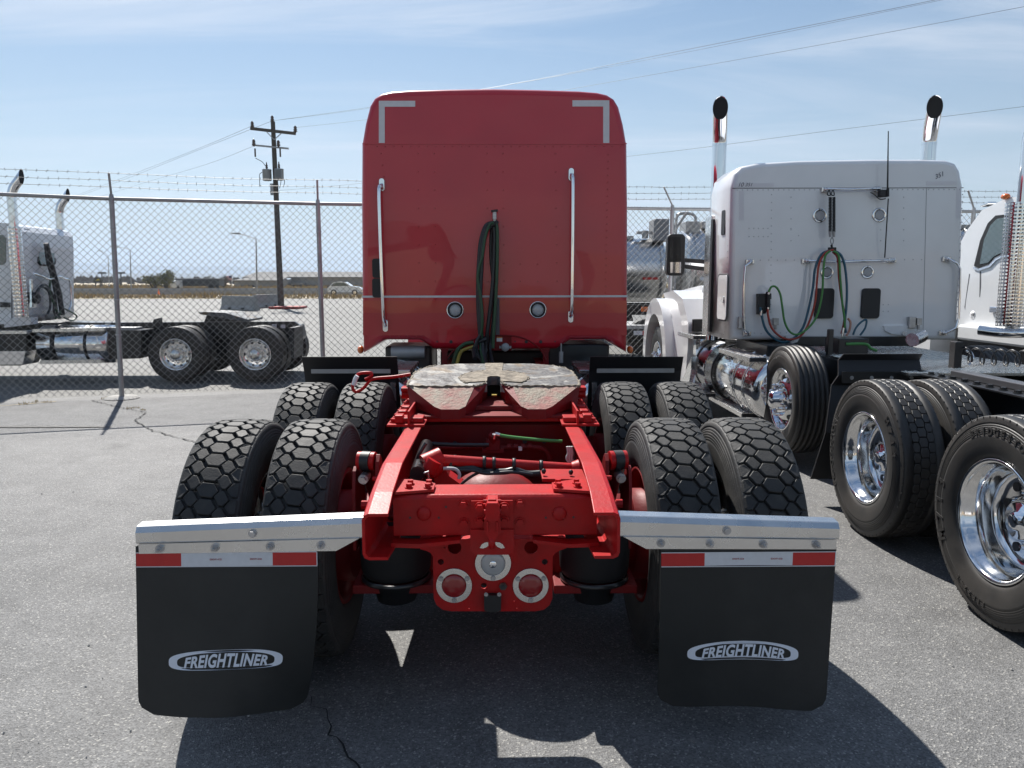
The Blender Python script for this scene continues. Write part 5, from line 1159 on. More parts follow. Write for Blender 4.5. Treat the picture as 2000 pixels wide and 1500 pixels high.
def badge(pb, cx_, cz_, wid, surf, parent):
    """oval maker's badge: flat print laid on the flap surface"""
    hh = wid*.20
    def sup(w, h, arch, n=56):
        o = []
        for i in range(n):
            a = 2*pi*i/n; c, s_ = cos(a), sin(a); x = w*abs(c)**(.62)*(1 if c > 0 else -1); z = h*abs(s_)**(.62)*(1 if s_ > 0 else -1)
            o.append((x, z+arch*(1-(x/w)**2)))
        return o
    outer = sup(wid/2, hh/2*.86, wid*.022); inner = sup(wid/2*.86, hh/2*.62, wid*.026)
    me = curve_mesh([outer, inner], .0005); b = B()
    b.add([surf(cx_+v.co.x, cz_+v.co.y, v.co.z+.0022) for v in me.vertices], [tuple(p.vertices) for p in me.polygons]); o = b.build('maker_badge', [logo_m], parent)
    tm = text_mesh('FREIGHTLINER', .1, .0005, .0034, .22, 1.06); xs = [v.co.x for v in tm.vertices]; ys = [v.co.y for v in tm.vertices]
    w = max(xs)-min(xs); h = max(ys)-min(ys); xm_ = (max(xs)+min(xs))/2; ym = (max(ys)+min(ys))/2; b = B(); vs = []
    for v in tm.vertices:
        x = (v.co.x-xm_)/w*wid*.745; u = x/(wid*.37); z = (v.co.y-ym)/h*hh*.60*(1.02-.28*u*u); z += wid*.020*(1-u*u)-wid*.004
        vs.append(surf(cx_+x, cz_+z, v.co.z+.0022))
    b.add(vs, [tuple(p.vertices) for p in tm.polygons]); b.build('badge_lettering', [logo_m], o)
def flap(sx):
    Yf = HYf+.004
    if sx < 0: pxs = (268, 622, 1077, 1386)
    else: pxs = (1289, 1631, 1080, 1388)
    xa, xb = at(pxs[0], 1100, Yf).x, at(pxs[1], 1100, Yf).x; zt = at(pxs[0], pxs[2], Yf).z; zb = at(pxs[0], pxs[3], Yf).z
    H = zt-zb; zt += .02; H += .02
    def shape(u, t):      # u 0..1 left-right, t 0..1 top-bottom
        x = xa+(xb-xa)*u; z = zt-H*t
        if sx < 0:
            y = -.015*t-.03*t**2*sin(u*pi*.9)+.10*(t**2.2)*max(0, u-.5)**1.6*2.2; x += -.075*t**2.2*max(0, u-.3)/.7-.022*t*(1-u); z -= .035*t*t*max(0, u-.35)+.008*t*sin(u*pi*2)
        else:
            y = .02*t-.03*t**2*sin(u*pi)+.05*t**2*(1-u)**2; x += .018*t*(1-u)+.004*t*u; z -= .014*t*cos(u*pi*2)
        return Vector((x, Yf+y, z))
    def surf(x, z, off=0):
        u = (x-xa)/(xb-xa); t = (zt-z)/H; p = shape(u, t); return p-Vector((0, off+.004, 0))
    nx, nz = 28, 30; rc = .055; vs = []; W_ = xb-xa
    front = []
    for j in range(nz+1):
        for i in range(nx+1):
            u, t = i/nx, j/nz
            d = H*(1-t)
            if d < rc:      # rounded lower corners
                k_ = rc-sqrt(max(0, rc*rc-(rc-d)**2)); u = (k_+u*(W_-2*k_))/W_
            p = shape(u, t); front.append(p-Vector((0, .004, 0)))
    back = [p+Vector((0, .010, 0)) for p in front]; n = (nx+1)*(nz+1)
    fs = [(j*(nx+1)+i, j*(nx+1)+i+1, (j+1)*(nx+1)+i+1, (j+1)*(nx+1)+i) for j in range(nz) for i in range(nx)]
    b = B(); b.add(front, fs, 0, True); b.add(back, [f[::-1] for f in fs], 0, True)
    ed = [i for i in range(nx+1)]+[(j+1)*(nx+1)-1 for j in range(1, nz+1)]+[nz*(nx+1)+i for i in range(nx-1, -1, -1)]+[j*(nx+1) for j in range(nz-1, 0, -1)]
    m = len(ed); b.add([front[i] for i in ed]+[back[i] for i in ed], [(i, (i+1) % m, m+(i+1) % m, m+i) for i in range(m)])
    fl = b.build('mud_flap', [flap_m], RT)
    # reflective strip
    zs0 = at(pxs[0], 1079, Yf).z; zs1 = at(pxs[0], 1105, Yf).z
    for nm, a, c, m_ in (('red_reflector', .004, .25, tape_red), ('white_reflector', .25, .752, tape_white), ('red_reflector', .752, .997, tape_red)):
        b = B(); q = []
        for i in range(9):
            u = a+(c-a)*i/8; x = xa+(xb-xa)*u; q.append((surf(x, zs0, .002), surf(x, zs1, .002)))
        vs = [p for pr_ in q for p in pr_]; b.add(vs, [(2*i, 2*i+2, 2*i+3, 2*i+1) for i in range(8)]); b.add([v+Vector((0, .0015, 0)) for v in vs], [(2*i+1, 2*i+3, 2*i+2, 2*i) for i in range(8)]); b.build(nm, [m_], fl)
    b = B()
    for z in (zs0+.001, zs1-.001): b.add([surf(xa+.002, z+.0015, .003), surf(xb-.002, z+.0015, .003), surf(xb-.002, z-.0015, .003), surf(xa+.002, z-.0015, .003)], [(0, 1, 2, 3)])
    b.add([surf(xb-.004, zs0, .003), surf(xb-.001, zs0, .003), surf(xb-.001, zs1, .003), surf(xb-.004, zs1, .003)], [(0, 1, 2, 3)])
    b.build('strip_edging', [tape_white], fl)
    for u in (.44, .66):
        tm = text_mesh('DOT-C2', .011, .0003, .0003); b = B(); b.add([surf(xa+W_*u+v.co.x, (zs0+zs1)/2+v.co.y*.7, .0035) for v in tm.vertices], [tuple(p.vertices) for p in tm.polygons]); b.build('fine_print', [tape_red], fl)
    if sx < 0: c0, c1 = at(330, 1285, Yf), at(557, 1285, Yf)
    else: c0, c1 = at(1340, 1279, Yf), at(1558, 1279, Yf)
    badge(None, (c0.x+c1.x)/2+(.021 if sx < 0 else -.002), c0.z, c1.x-c0.x, surf, fl)
for sx in (-1, 1): hanger(sx); flap(sx)
# ------------------------------------------------------------------ white sleeper tractor on the right
W2 = empty('semi_truck', (3.66, 6.0, 0), label='white sleeper semi truck beside the red truck, coloured hoses looped on its back wall', cat='semi truck')
TX = 3.66; S2 = 8.0
lx = at(1428, 500, S2).x; rx = at(1884, 500, S2).x; sx_c = (lx+rx)/2
def ztop(px, py, Y): return at(px, py, Y).z
seam_z = at(1650, 367, S2).z; bot_z = at(1650, 664, S2).z
o2 = [(1424, 664), (1426, 500), (1428, 367), (1434, 340), (1448, 325), (1480, 318), (1560, 313), (1700, 310.5), (1800, 310.5), (1850, 312), (1868, 318), (1877, 332), (1883, 362), (1881, 500), (1870, 664)]
left2 = [(at(x, y, S2).x, at(x, y, S2).z) for x, y in o2]
b = B(); rings = []
for Y, d in ((S2, .05), (S2+.005, .03), (S2+.02, .012), (S2+.05, 0), (S2+.72, 0), (S2+.77, .02)): rings.append([Vector((x, Y, z)) for x, z in inset(left2, d)])
b.loft(rings, 0, True, False, True); b.add(rings[0], [tuple(range(len(left2)))], 0, False)
b.build('sleeper_shell', [white_pnt], W2)
def sheet2(name, px, Y, m, parent, th=.003, **k): return sheet(name, px, Y, m, parent, th, **k)
gap_m = mat('panel_gap', (.10, .10, .11), .6)  # dark grey for the joints between panels
sheet2('roof_seam', [(1430, 367), (1882, 366), (1882, 367.4), (1430, 368.4)], S2, gap_m, W2, .002)
sheet2('panel_seam', [(1809, 368), (1810, 368), (1803, 655), (1802, 655)], S2, mat('grey_gap', (.3, .3, .32), .6), W2, .0015)
for q in ([(1436, 358), (1511, 357), (1511, 365), (1436, 366)], [(1444, 373), (1453, 373), (1453, 430), (1444, 430)], [(1809, 354), (1868, 353), (1868, 361), (1809, 362)], [(1868, 366), (1877, 366), (1876, 426), (1867, 426)]):
    sheet2('white_tape', q, S2, white_tape, W2, .0025)
def print2d(txt, px, py, size, m, parent, Y=S2, off=.004, rot=0, sh=.3):
    tm = text_mesh(txt, size, .0004, .0, sh); p = at(px, py, Y); cr, sr = cos(rot), sin(rot); b = B()
    b.add([Vector((p.x+v.co.x*cr-v.co.y*sr, Y-off+v.co.z, p.z+v.co.x*sr+v.co.y*cr)) for v in tm.vertices], [tuple(q.vertices) for q in tm.polygons]); return b.build('marker_writing', [m], parent)
ink = mat('marker_ink', (.12, .12, .15), .6)
print2d('351', 1834, 343, .065, ink, W2, rot=.4); print2d('10', 1446, 361, .06, ink, W2); print2d('351', 1462, 361, .05, ink, W2)
b = B()
def rr2(x0, y0, x1, y1, n): 
    for i in range(n):
        t = i/max(1, n-1); p = at(x0+(x1-x0)*t, y0+(y1-y0)*t, S2); b.cyl(p+Vector((0, .001, 0)), p-Vector((0, .005, 0)), .007, .004, n=8)
rr2(1440, 371, 1874, 370, 44); rr2(1507, 380, 1505, 640, 18)
for x in (1545, 1720, 1765): rr2(x, 385, x, 470, 5); 
rr2(1463, 446, 1500, 446, 5); rr2(1463, 462, 1500, 462, 5); rr2(1545, 446, 1560, 460, 2); rr2(1485, 508, 1800, 507, 20); rr2(1880, 380, 1868, 640, 20); rr2(1500, 650, 1560, 650, 6); rr2(1460, 650, 1500, 652, 4); rr2(1725, 595, 1735, 595, 2); rr2(1725, 608, 1735, 608, 2); rr2(1760, 645, 1790, 645, 5)
b.build('rivets', [mat('painted_rivet', (.50, .51, .53), .4)], W2, kind='stuff')
for x, y in ((1601, 421), (1717, 420), (1615, 532), (1694, 531.5)):
    r = .073 if y < 500 else .068; p = at(x, y, S2); b = B(); b.lathe([(0, r), (-.006, r), (-.009, r*.96), (-.011, r*.72), (-.004, r*.68)], p, 'y', 36); o = b.build('round_lamp', [alum], W2)
    b = B(); b.lathe([(-.004, r*.68), (-.009, r*.4), (-.01, 0)], p, 'y', 30)
    for k in range(-4, 5): hw_ = sqrt(max(0, (r*.62)**2-(k*r*.14)**2)); b.box(p+Vector((0, -.010, k*r*.14)), (2*hw_, .003, r*.07), mi=1)
    b.build('lens', [mat('dark_lens', (.10, .11, .12), .15, coat=1), white_tape], o)
    for a in (90, 210, 330): B().bolt(p+Vector((r*.82*cos(radians(a)), -.014, r*.82*sin(radians(a)))), (0, -1, 0), .006, .004).build('screw', [zinc], o)
for x in (1609, 1699):
    p = at(x, 592.5, S2); me, M = plate([rrect(p.x, p.z, .185, .305, .03)], S2-.012, .024, .004); o = B().me(me, M).build('black_vent', [blk_plast], W2)
    me, M = plate([rrect(p.x, p.z, .155, .275, .025)], S2-.0175, .004, .002); B().me(me, M).build('vent_lid', [blk_plast], o)
def grab(pts, parent, r=.013, off=.075):
    P = [at(x, y, S2) for x, y in pts]; o = Vector((0, -off, 0)); b = B(); b.tube([P[0]]+[p+o for p in P[0:1]]+[p+o for p in P[1:-1]]+[P[-1]+o, P[-1]], r, 10, smooth=0); g = b.build('grab_rail', [chrome], parent, bevel=0)
    for P_ in (P[0], P[-1]): q = B(); q.box(P_+Vector((0, -.012, 0)), (.085, .024, .05)); q.sphere(P_+Vector((0, -.03, 0)), .026, 12); q.build('mounting_foot', [brushed], g, bevel=.006)
grab([(1611, 371), (1660, 371.5), (1712, 370)], W2); grab([(1573, 510), (1656, 511), (1741, 508.5)], W2)
grab([(1464, 511), (1452, 520), (1449, 560), (1448.5, 615), (1450, 642), (1458, 651)], W2, .012, .06); grab([(1847, 506), (1862, 514), (1868.5, 525), (1868, 570), (1866, 620), (1860, 640), (1840, 650)], W2, .012, .06)
H2 = S2-.12
b = B(); 
for dx_ in (-4, 3.5): b.tube([at(1623+dx_, 371, H2+.04), at(1620+dx_, 380, H2), at(1626+dx_, 381, H2), at(1624+dx_, 371, H2+.04)], .006, 6)
b.build('hook_rings', [blk_plast], W2)
for dx_ in (-3.6, 3.6):
    b = B(); p0, p1 = at(1625+dx_, 385, H2), at(1625+dx_, 452, H2); b.tube([p0+(p1-p0)*i/160+Vector((cos(i*.9)*.013, sin(i*.9)*.013, 0)) for i in range(161)], .006, 5, smooth=0); b.build('hanger_spring', [blk_paint], W2)
b = B()
for dx_ in (-3.5, 3.5): b.cyl(at(1625+dx_, 452, H2), at(1625+dx_, 463, H2), .017, .012, n=10)
b.tube([at(1625, 463, H2), at(1622, 470, H2), at(1625, 478, H2), at(1628, 470, H2), at(1625, 463, H2)], .005, 6); b.build('spring_clip', [galv], W2)
b = B(); p = at(1625, 487, H2); b.box(p, (.075, .04, .04)); b.tube([at(1624, 478, H2), at(1625, 487, H2)], .012, 8); b.build('hose_holder', [blk_plast], W2, bevel=.008)
def h2(px, m, r=.016, dy=0, nm='air_hose'): return hose(px, m, r*.72, dy, nm, H2, W2, 7)
h2([(1625, 488), (1604, 497), (1592, 525), (1588, 560), (1580, 600), (1568, 640), (1548, 662), (1528, 668), (1508, 658), (1494, 640), (1486, 608), (1485, 600)], hose_blue, .017)
h2([(1628, 488), (1612, 494), (1600, 515), (1596, 545), (1592, 590), (1580, 630), (1565, 655), (1545, 663), (1525, 658), (1507, 640), (1500, 615), (1500, 604)], hose_red, .015, -.03)
h2([(1622, 490), (1612, 500), (1608, 530), (1606, 570), (1598, 610), (1584, 635), (1562, 652), (1545, 650), (1533, 630), (1528, 600), (1524, 575), (1516, 561), (1507, 560), (1501, 570)], hose_lime, .015, -.05)
h2([(1628, 489), (1642, 498), (1650, 520), (1654, 560), (1653, 600), (1650, 630), (1652, 650)], hose_blue, .017)
h2([(1627, 490), (1638, 500), (1641, 540), (1645, 590), (1649, 620), (1650, 640)], hose_lime, .015, -.03)
h2([(1626, 492), (1636, 505), (1638, 540), (1643, 580), (1649, 610), (1648, 630), (1643, 652)], hose_red, .013, .02)
h2([(1656, 622), (1661, 630), (1659, 645), (1653, 656)], mat('salmon_hose', (.55, .28, .2), .4), .016, -.04)
h2([(1666, 654), (1672, 640), (1682, 629), (1692, 625), (1690, 640), (1680, 655)], hose_blue, .014, -.02)
b = B(); b.prism(pxo([(1480, 574), (1504, 573), (1504, 584), (1498, 584), (1498, 600), (1493, 612), (1480, 614)], S2-.05), S2-.09, S2, 'y'); b.cyl(at(1487, 600, S2-.10), at(1487, 612, S2-.10), .02, n=10); b.cyl(at(1500, 570, S2-.10), at(1500, 606, S2-.10), .022, n=10); b.build('gladhand_bracket', [blk_plast], W2, bevel=.004)
b = B(); b.cyl(at(1487, 606, H2), at(1486, 616, H2), .014, n=8); b.cyl(at(1500, 600, H2), at(1500, 612, H2), .014, n=8); b.cyl(at(1501, 575, H2), at(1503, 566, H2), .013, n=8); b.cyl(at(1648, 640, H2), at(1645, 658, H2), .014, n=8); b.build('hose_fittings', [brushed], W2, kind='stuff')
# antenna on the upper rail
b = B(); b.tube([at(1735, 256, S2-.11), at(1733.5, 370, S2-.11)], lambda t: .005+.004*t, 8, smooth=0); an = b.build('whip_antenna', [blk_plast], W2)
b = B(); b.box(at(1725, 378, S2-.08), (.09, .06, .07)); b.cyl(at(1734, 368, S2-.11), at(1734, 384, S2-.11), .014, n=10); b.build('antenna_mount', [blk_plast], an, bevel=.006)
b = B(); b.tube([at(1735, 388, S2-.11), at(1730, 470, S2-.09), at(1728, 503, S2-.06)], .006, 6); b.tube([at(1700, 376, S2-.05), at(1708, 380, S2-.06), at(1718, 389, S2-.08), at(1730, 388, S2-.09)], .005, 6); b.build('antenna_cable', [blk_plast], an)
# body side, hood, fender ahead of the sleeper
LX = left2[1][0]
b = B(); b.prism([(S2+.75, 1.0), (S2+.75, 2.62), (S2+1.45, 2.6), (S2+1.9, 2.2), (S2+2.25, 1.72), (S2+2.25, 1.0)], LX+.34, rx-.34, 'x'); b.build('day_cab', [white_pnt], W2, bevel=.06)
b = B(); b.prism([(S2+2.2, .9), (S2+2.2, 1.62), (S2+3.6, 1.52), (S2+4.2, 1.3), (S2+4.3, .8)], LX+.30, rx-.30, 'x'); b.build('hood', [white_pnt], W2, bevel=.10, seg=4)
# chrome quarter strip with hinges along the side, side box doors, vents
b = B(); b.bb((LX-.02, S2+.68, bot_z+.0), (LX+.02, S2+.93, 2.40)); b.build('side_fairing', [brushed], W2, bevel=.01)
b = B(); b.bb((LX-.03, S2+.58, bot_z+.05), (LX-.0, S2+.66, 2.35)); b.build('side_extender', [blk_plast], W2)
def atX(px, py): return atx(px, py, LX-.001)
YZ = lambda X: Matrix(((0, 0, -1, X), (-1, 0, 0, 0), (0, 1, 0, 0), (0, 0, 0, 1)))
def side_plate(px, X, m, name, parent, th=.012, r=.03):
    P = [atx(x, y, X) for x, y in px]; y0, y1 = min(p.y for p in P), max(p.y for p in P); z0_, z1_ = min(p.z for p in P), max(p.z for p in P)
    me = curve_mesh([rrect(-(y0+y1)/2, (z0_+z1_)/2, y1-y0, z1_-z0_, min(r, (y1-y0)*.4))], th, .002); return B().me(me, YZ(X)).build(name, [m], parent)
o = side_plate([(1403, 535), (1419, 628)], LX-.004, gap_m, 'side_hatch', W2, .006, .06); side_plate([(1404, 538), (1418, 625)], LX-.008, white_pnt, 'hatch_door', o, .008, .05)
p = atx(1412, 585, LX-.02); b = B(); b.box(p, (.02, .03, .07)); b.build('hatch_handle', [chrome], o, bevel=.003)
side_plate([(1411, 412), (1416, 458)], LX-.006, blk_plast, 'side_vent', W2, .012, .02)
b = B()
for i in range(26):
    z = bot_z+.08+i*.06; b.cyl((LX, S2+.09, z), (LX-.004, S2+.09, z), .005, n=6)
for i in range(14): b.cyl((LX, S2+.12+i*.07, bot_z+.05), (LX-.004, S2+.12+i*.07, bot_z+.05), .005, n=6)
b.build('side_rivets', [zinc], W2, kind='stuff')
# stacks
def stack(parent, base, ztop_, r=.076, turn=(0, -1, 0), elb=.42, guard=None):
    x, y, z = base; b = B(); t = Vector(turn)
    pts = [Vector((x, y, z)), Vector((x, y, ztop_-elb)), Vector((x, y, ztop_-elb+.06))+t*.005, Vector((x, y, ztop_-elb+.18))+t*.05, Vector((x, y, ztop_-.12))+t*.13]
    b.tube([pts[0], pts[1]], r, 28, smooth=0, caps=False); b.tube(pts[1:], r*1.02, 28, smooth=5, caps=False)
    st = b.build('exhaust_stack', [chrome], parent)
    # slash-cut mouth
    e = pts[-1]; d = (pts[-1]-pts[-2]).normalized(); b = B(); n = 28; sd = Vector((0, 0, 1)).cross(d).normalized(); up = d.cross(sd) if d.cross(sd).z > 0 else -d.cross(sd)
    base_r = [e-d*.01+(sd*cos(2*pi*i/n)+up*sin(2*pi*i/n))*r*1.02 for i in range(n)]
    lip = [p+d*(.10-.09*sin(2*pi*i/n)) + d*.0 for i, p in enumerate(base_r)]
    lip = [p + d*(.10+.10*sin(2*pi*i/n)) for i, p in enumerate(base_r)]
    b.loft([base_r, lip], 0, True, False, False); b.build('tip', [chrome], st)
    b = B(); inn = [p-d*.006+(e-p)*.03 for p in lip]; b.add(inn, [tuple(range(n))]); b.build('mouth', [groove_m], st)
    return st
pL = at(1401, 400, S2+.85); pR = at(1806, 400, S2+.85)
stack(W2, (pL.x, S2+.85, 1.0), at(1408, 192, S2+.65).z-.05, .080, (-.30, -1, 0)); stack(W2, (pR.x, S2+.85, 1.0), at(1815, 190, S2+.65).z-.05, .080, (-.35, -1, 0))
# mirror and arms
MY = 9.6
b = B(); p0, p1 = at(1304, 459, MY), at(1333, 537, MY); me, M = plate([rrect((p0.x+p1.x)/2, (p0.z+p1.z)/2, p1.x-p0.x, p0.z-p1.z, .045)], MY, .10, .01); b.me(me, M); mr_ = b.build('door_mirror', [blk_plast], W2)
sheet('mirror_glass', [(1308, 463), (1329, 463), (1330, 509), (1309, 509)], MY-.062, mat('mirror_dark', (.015, .017, .02), .12), mr_, .004); sheet('spot_mirror', [(1309, 512), (1330, 512), (1330, 533), (1309, 533)], MY-.062, chrome, mr_, .004)
b = B(); b.bar(at(1332, 508, MY), at(1388, 512, MY), .04, .05); b.bar(at(1332, 520, MY), at(1388, 527, MY), .04, .05); b.build('mirror_arm', [blk_plast], W2); b = B(); b.bar(at(1333, 514, MY+.01), at(1386, 519, MY+.01), .02, .06); b.build('mirror_arm_trim', [chrome], W2)
# front fender: arch over the steer wheel, seen from behind
FX0, FX1 = LX-.18, LX+.35
fy = 10.9
def arch(r0, zc, k0, k1, n): return [(fy+r0*cos(radians(k0+(k1-k0)*i/n)), zc+r0*1.02*sin(radians(k0+(k1-k0)*i/n))) for i in range(n+1)]
outer = arch(.80, .62, 200, -5, 16); inner = arch(.62, .58, -5, 200, 16)
b = B(); b.prism(outer+inner, FX0, FX1, 'x', 0, True); b.build('front_fender', [white_pnt], W2, bevel=.04)
b = B(); b.prism([(10.15, .38), (9.5, .42), (9.4, .9), (9.42, 1.15), (9.75, 1.45), (10.3, 1.55), (10.9, 1.5), (10.3, 1.2)], LX-.06, LX+.3, 'x'); b.build('fender_skirt', [white_pnt], W2, bevel=.03)
b = B(); b.bb((LX-.06, 9.35, .98), (LX+.3, 9.75, 1.04)); b.build('step_bracket', [blk_plast], W2, bevel=.01)
b = B(); b.box(at(1364, 635, 9.38), (.15, .06, .15)); b.build('fender_light', [blk_plast], W2, bevel=.01)
wheel(W2, (LX+.0, fy, .52), 'rib', .52, .28, .295, 'steer', (alum, chrome, chrome)); wheel(W2, (2*TX-LX, fy, .52), 'rib', .52, .28, .295, 'steer', (alum, chrome, chrome), flip=True)
b = B(); p = at(1820, 672, 9.8); wheel(W2, (rx-.15, 9.6, .6), 'rib', .45, .28, .25, 'steer', (alum, chrome, chrome), flip=True)
# fuel tank, steps and chrome step box
tcx, tcz, tr_ = 2.83, .62, .335
b = B(); b.lathe([(0, 0), (0, .24), (.02, .31), (.06, tr_), (1.75, tr_), (1.79, .31), (1.80, .2), (1.8, 0)], (tcx, 7.35, tcz), 'y', 64); tk = b.build('fuel_tank', [alum], W2)
for yy in (7.62, 7.95, 8.75):
    b = B(); b.lathe([(0, tr_+.001), (0, tr_+.010), (.055, tr_+.010), (.055, tr_+.001)], (tcx, yy, tcz), 'y', 64); b.build('tank_strap', [chrome if yy < 8.5 else blk_plast], tk)
dm = B()
for i in range(9):
    for j in range(10):
        a = radians(20+j*5); b_ = Vector((tcx-cos(a)*(tr_+.001), 7.50+i*.09+(j % 2)*.045, tcz+sin(a)*(tr_+.001))); dm.sphere(b_, .012, 6, 0, (.4, 1, .5))
        a = radians(-20-j*4); b_ = Vector((tcx-cos(a)*(tr_+.001), 7.50+i*.09+(j % 2)*.045, tcz+sin(a)*(tr_+.001))); dm.sphere(b_, .012, 6, 0, (.4, 1, .5))
dm.build('tread_pattern', [brushed], tk, kind='stuff')
def step(p0, p1, w, name, parent):
    b = B(); d = (Vector(p1)-Vector(p0)); x, y0, z = p0[0], p0[1], p0[2]
    b.bb((x, p0[1], z-.05), (x+w, p1[1], z)); o = b.build(name, [brushed], parent, bevel=.005); g = B()
    for k in range(4): g.bb((x+.02+k*w/4.3, p0[1]+.01, z), (x+.03+k*w/4.3, p1[1]-.01, z+.006))
    g.build('grip_ribs', [zinc], o, kind='stuff'); g = B(); g.bb((x+.008, p0[1]-.002, z-.044), (x+w-.008, p0[1]-.006, z-.008)); g.build('open_end', [dark_open], o); return o
step((2.47, 7.4, .94), (2.47, 8.45, .94), .17, 'tank_step', W2); step((2.56, 7.85, .31), (2.56, 9.1, .31), .20, 'tank_step', W2)
b = B(); b.prism([(9.15, .88), (9.15, 1.0), (9.9, 1.0), (9.95, .62), (9.75, .35), (9.2, .35), (9.15, .45)], 2.40, 2.75, 'x'); sb2 = b.build('battery_box', [chrome], W2, bevel=.01)
b = B(); b.prism([(9.12, .62), (9.12, .78), (9.6, .40), (9.6, .30), (9.3, .25)], 2.34, 2.42, 'x'); b.build('angled_side_plate', [alum], sb2, bevel=.004)
step((2.36, 9.15, 1.03), (2.36, 9.95, 1.03), .35, 'cab_step', W2); step((2.30, 8.95, .36), (2.30, 9.9, .36), .30, 'cab_step', W2)
# chassis, deck plate
b = B()
for s in (-1, 1): b.bb((TX+s*.36, 2.9, .68), (TX+s*.43, 12.2, .965))
b.build('frame_rail', [blk_paint], W2, bevel=.006)
for k in range(15):
    y = 3.9+k*.135; B().bolt((TX-.47, y, 1.0), (0, 0, 1), .020, .018).build('frame_bolt', [blk_paint], W2)
b = B(); b.bb((TX-.53, 3.0, .985), (TX-.40, 5.9, 1.0)); b.build('mounting_angle', [blk_paint], W2, bevel=.003)
b = B(); b.bb((TX-.40, 3.3, 1.0), (TX-.30, 5.4, 1.045)); b.build('slide_rail', [mat('grey_steel', (.16, .16, .17), .35, metal=.7)], W2, bevel=.006)
b = B(); b.cyl((TX-.47, 4.55, .78), (TX-.60, 4.55, .78), .05, n=20); b.cyl((TX-.60, 4.55, .78), (TX-.66, 4.55, .78), .022, n=6); b.bb((TX-.52, 4.35, .62), (TX-.44, 4.9, .70)); b.build('suspension_pin', [blk_paint], W2, bevel=.004)
# chequer deck plate behind the sleeper
b = B(); b.bb((TX-.62, 5.55, .985), (TX+.62, 7.9, 1.005)); dk = b.build('deck_plate', [brushed], W2)
b = B(); R45, R135 = Matrix.Rotation(radians(45), 3, 'Z'), Matrix.Rotation(radians(-45), 3, 'Z')
for i in range(36):
    for j in range(66): 
        x = TX-.60+i*.034; y = 5.57+j*.035; b.box((x, y, 1.007), (.026, .007, .005), R45 if (i+j) % 2 else R135)
b.build('chequer_studs', [alum], dk, kind='stuff')
b = B(); b.bb((TX-.62, 6.6, .70), (TX-.50, 7.9, .985)); b.bb((TX-.95, 7.6, .72), (TX-.6, 8.6, 1.04)); b.bb((TX-.62, 8.0, .9), (TX+.7, 8.5, 1.10)); b.bb((TX-.62, 6.95, .98), (TX-.57, 7.0, 1.24)); b.bb((TX-.50, 7.0, 1.0), (TX-.22, 7.3, 1.15)); b.build('chassis_box', [blk_paint], W2, bevel=.01)
b = B(); b.sphere((TX-.60, 6.35, .86), .13, 20); b.cyl((TX-.60, 6.35, .86), (TX-.50, 6.1, .66), .03, n=10); b.build('air_canister', [blk_paint], W2)
b = B(); p = at(1636, 752, 5.75); b.sphere(p, .022, 10); b.build('side_marker', [amber], W2)
b = B(); b.cyl(at(1782, 664, 7.6), at(1800, 655, 7.7), .07, n=12); b.build('pto_canister', [brushed], W2)
hose([(1652, 672), (1690, 672), (1700, 680), (1712, 685)], hose_lime, .014, 0, 'air_hose', 7.0, W2)
for x0 in (1448, 1780): b = B(); b.box(at(x0, 630, S2-.02), (.07, .05, .12)); b.build('lower_latch', [zinc], W2, bevel=.004)
for x in (1515, 1794): b = B(); b.box(at(x, 628, S2-.03), (.05, .04, .07)); b.cyl(at(x, 633, S2-.03), at(x, 643, S2-.03), .012, n=8); b.build('hood_latch', [zinc], W2)
for q in ([(1533, 655), (1563, 655), (1557, 668), (1545, 671), (1536, 664)], [(1725, 636), (1800, 636), (1796, 656), (1775, 657), (1740, 652), (1728, 646)]):
    b = B(); b.prism(pxo(q, S2-.01), S2-.02, S2+.01, 'y'); b.build('mounting_tab', [white_pnt], W2, bevel=.003)
b = B(); 
for x, y in ((1546, 664), (1767, 651)): b.cyl(at(x, y, S2-.03), at(x, y, S2-.045), .025, n=14)
b.build('mount_bush', [zinc], W2)
# mud guard ahead of the drive wheels
q = at(1655, 695, 5.75); b = B(); x0, x1 = 2.58, 3.22
zt = at(1740, 690, 5.75).z
prf = [(5.70, zt, x0+.04), (5.74, zt-.05, x0+.02), (5.68, zt-.16, x0), (5.72, zt-.24, x0-.03), (5.62, .55, x0-.10), (5.70, .17, x0-.16)]
def mgr(dy, xx=None): return [Vector((q[2] if xx is None else xx, q[0]+dy, q[1])) for q in prf]
b.loft([mgr(0)+mgr(.014)[::-1], mgr(0, x1)+mgr(.014, x1)[::-1]], 0, False); mg = b.build('forward_mud_guard', [blk_plast], W2)
b = B(); b.bb((x0+.02, 5.655, zt-.215), (x1-.02, 5.675, zt-.13)); 
b.build('retaining_strip', [blk_paint], mg)
for k in range(4): B().bolt((x0+.09+k*.15, 5.655, zt-.175), (0, -1, 0), .011, .008).build('hex_bolt', [zinc], mg)
# wheels of the white truck
am = (alum, chrome, chrome)
W2w = []
for Ya in (4.92, 3.57):
    for s, fl in ((-1, False), (1, True)):
        w_ = wheel(W2, (TX+s*1.10, Ya, .52), 'drive', .52, .29, .298, 'deep', am, flip=fl, phase=.2); W2w.append(w_)
        wheel(W2, (TX+s*.76, Ya, .52), 'drive', .52, .29, .298, 'inner', (alum, blk_paint, blk_paint), flip=fl, phase=.7)
sidewall_text(W2w[0], 'BRIDGESTONE', .435, -.1445, .062, radians(-4)-.2, .115, rubber_new)
sidewall_text(W2w[2], 'M713', .43, -.1445, .085, radians(-8)-.2, .22, rubber_new); sidewall_text(W2w[2], 'BRIDGESTONE', .435, -.1445, .05, radians(95)-.2, .11, rubber_new)
sidewall_text(W2w[0], 'M713', .43, -.1445, .06, radians(150)-.2, .17, rubber_new); sidewall_text(W2w[2], '11R22.5', .425, -.1445, .035, radians(-75)-.2, .09, rubber_new)
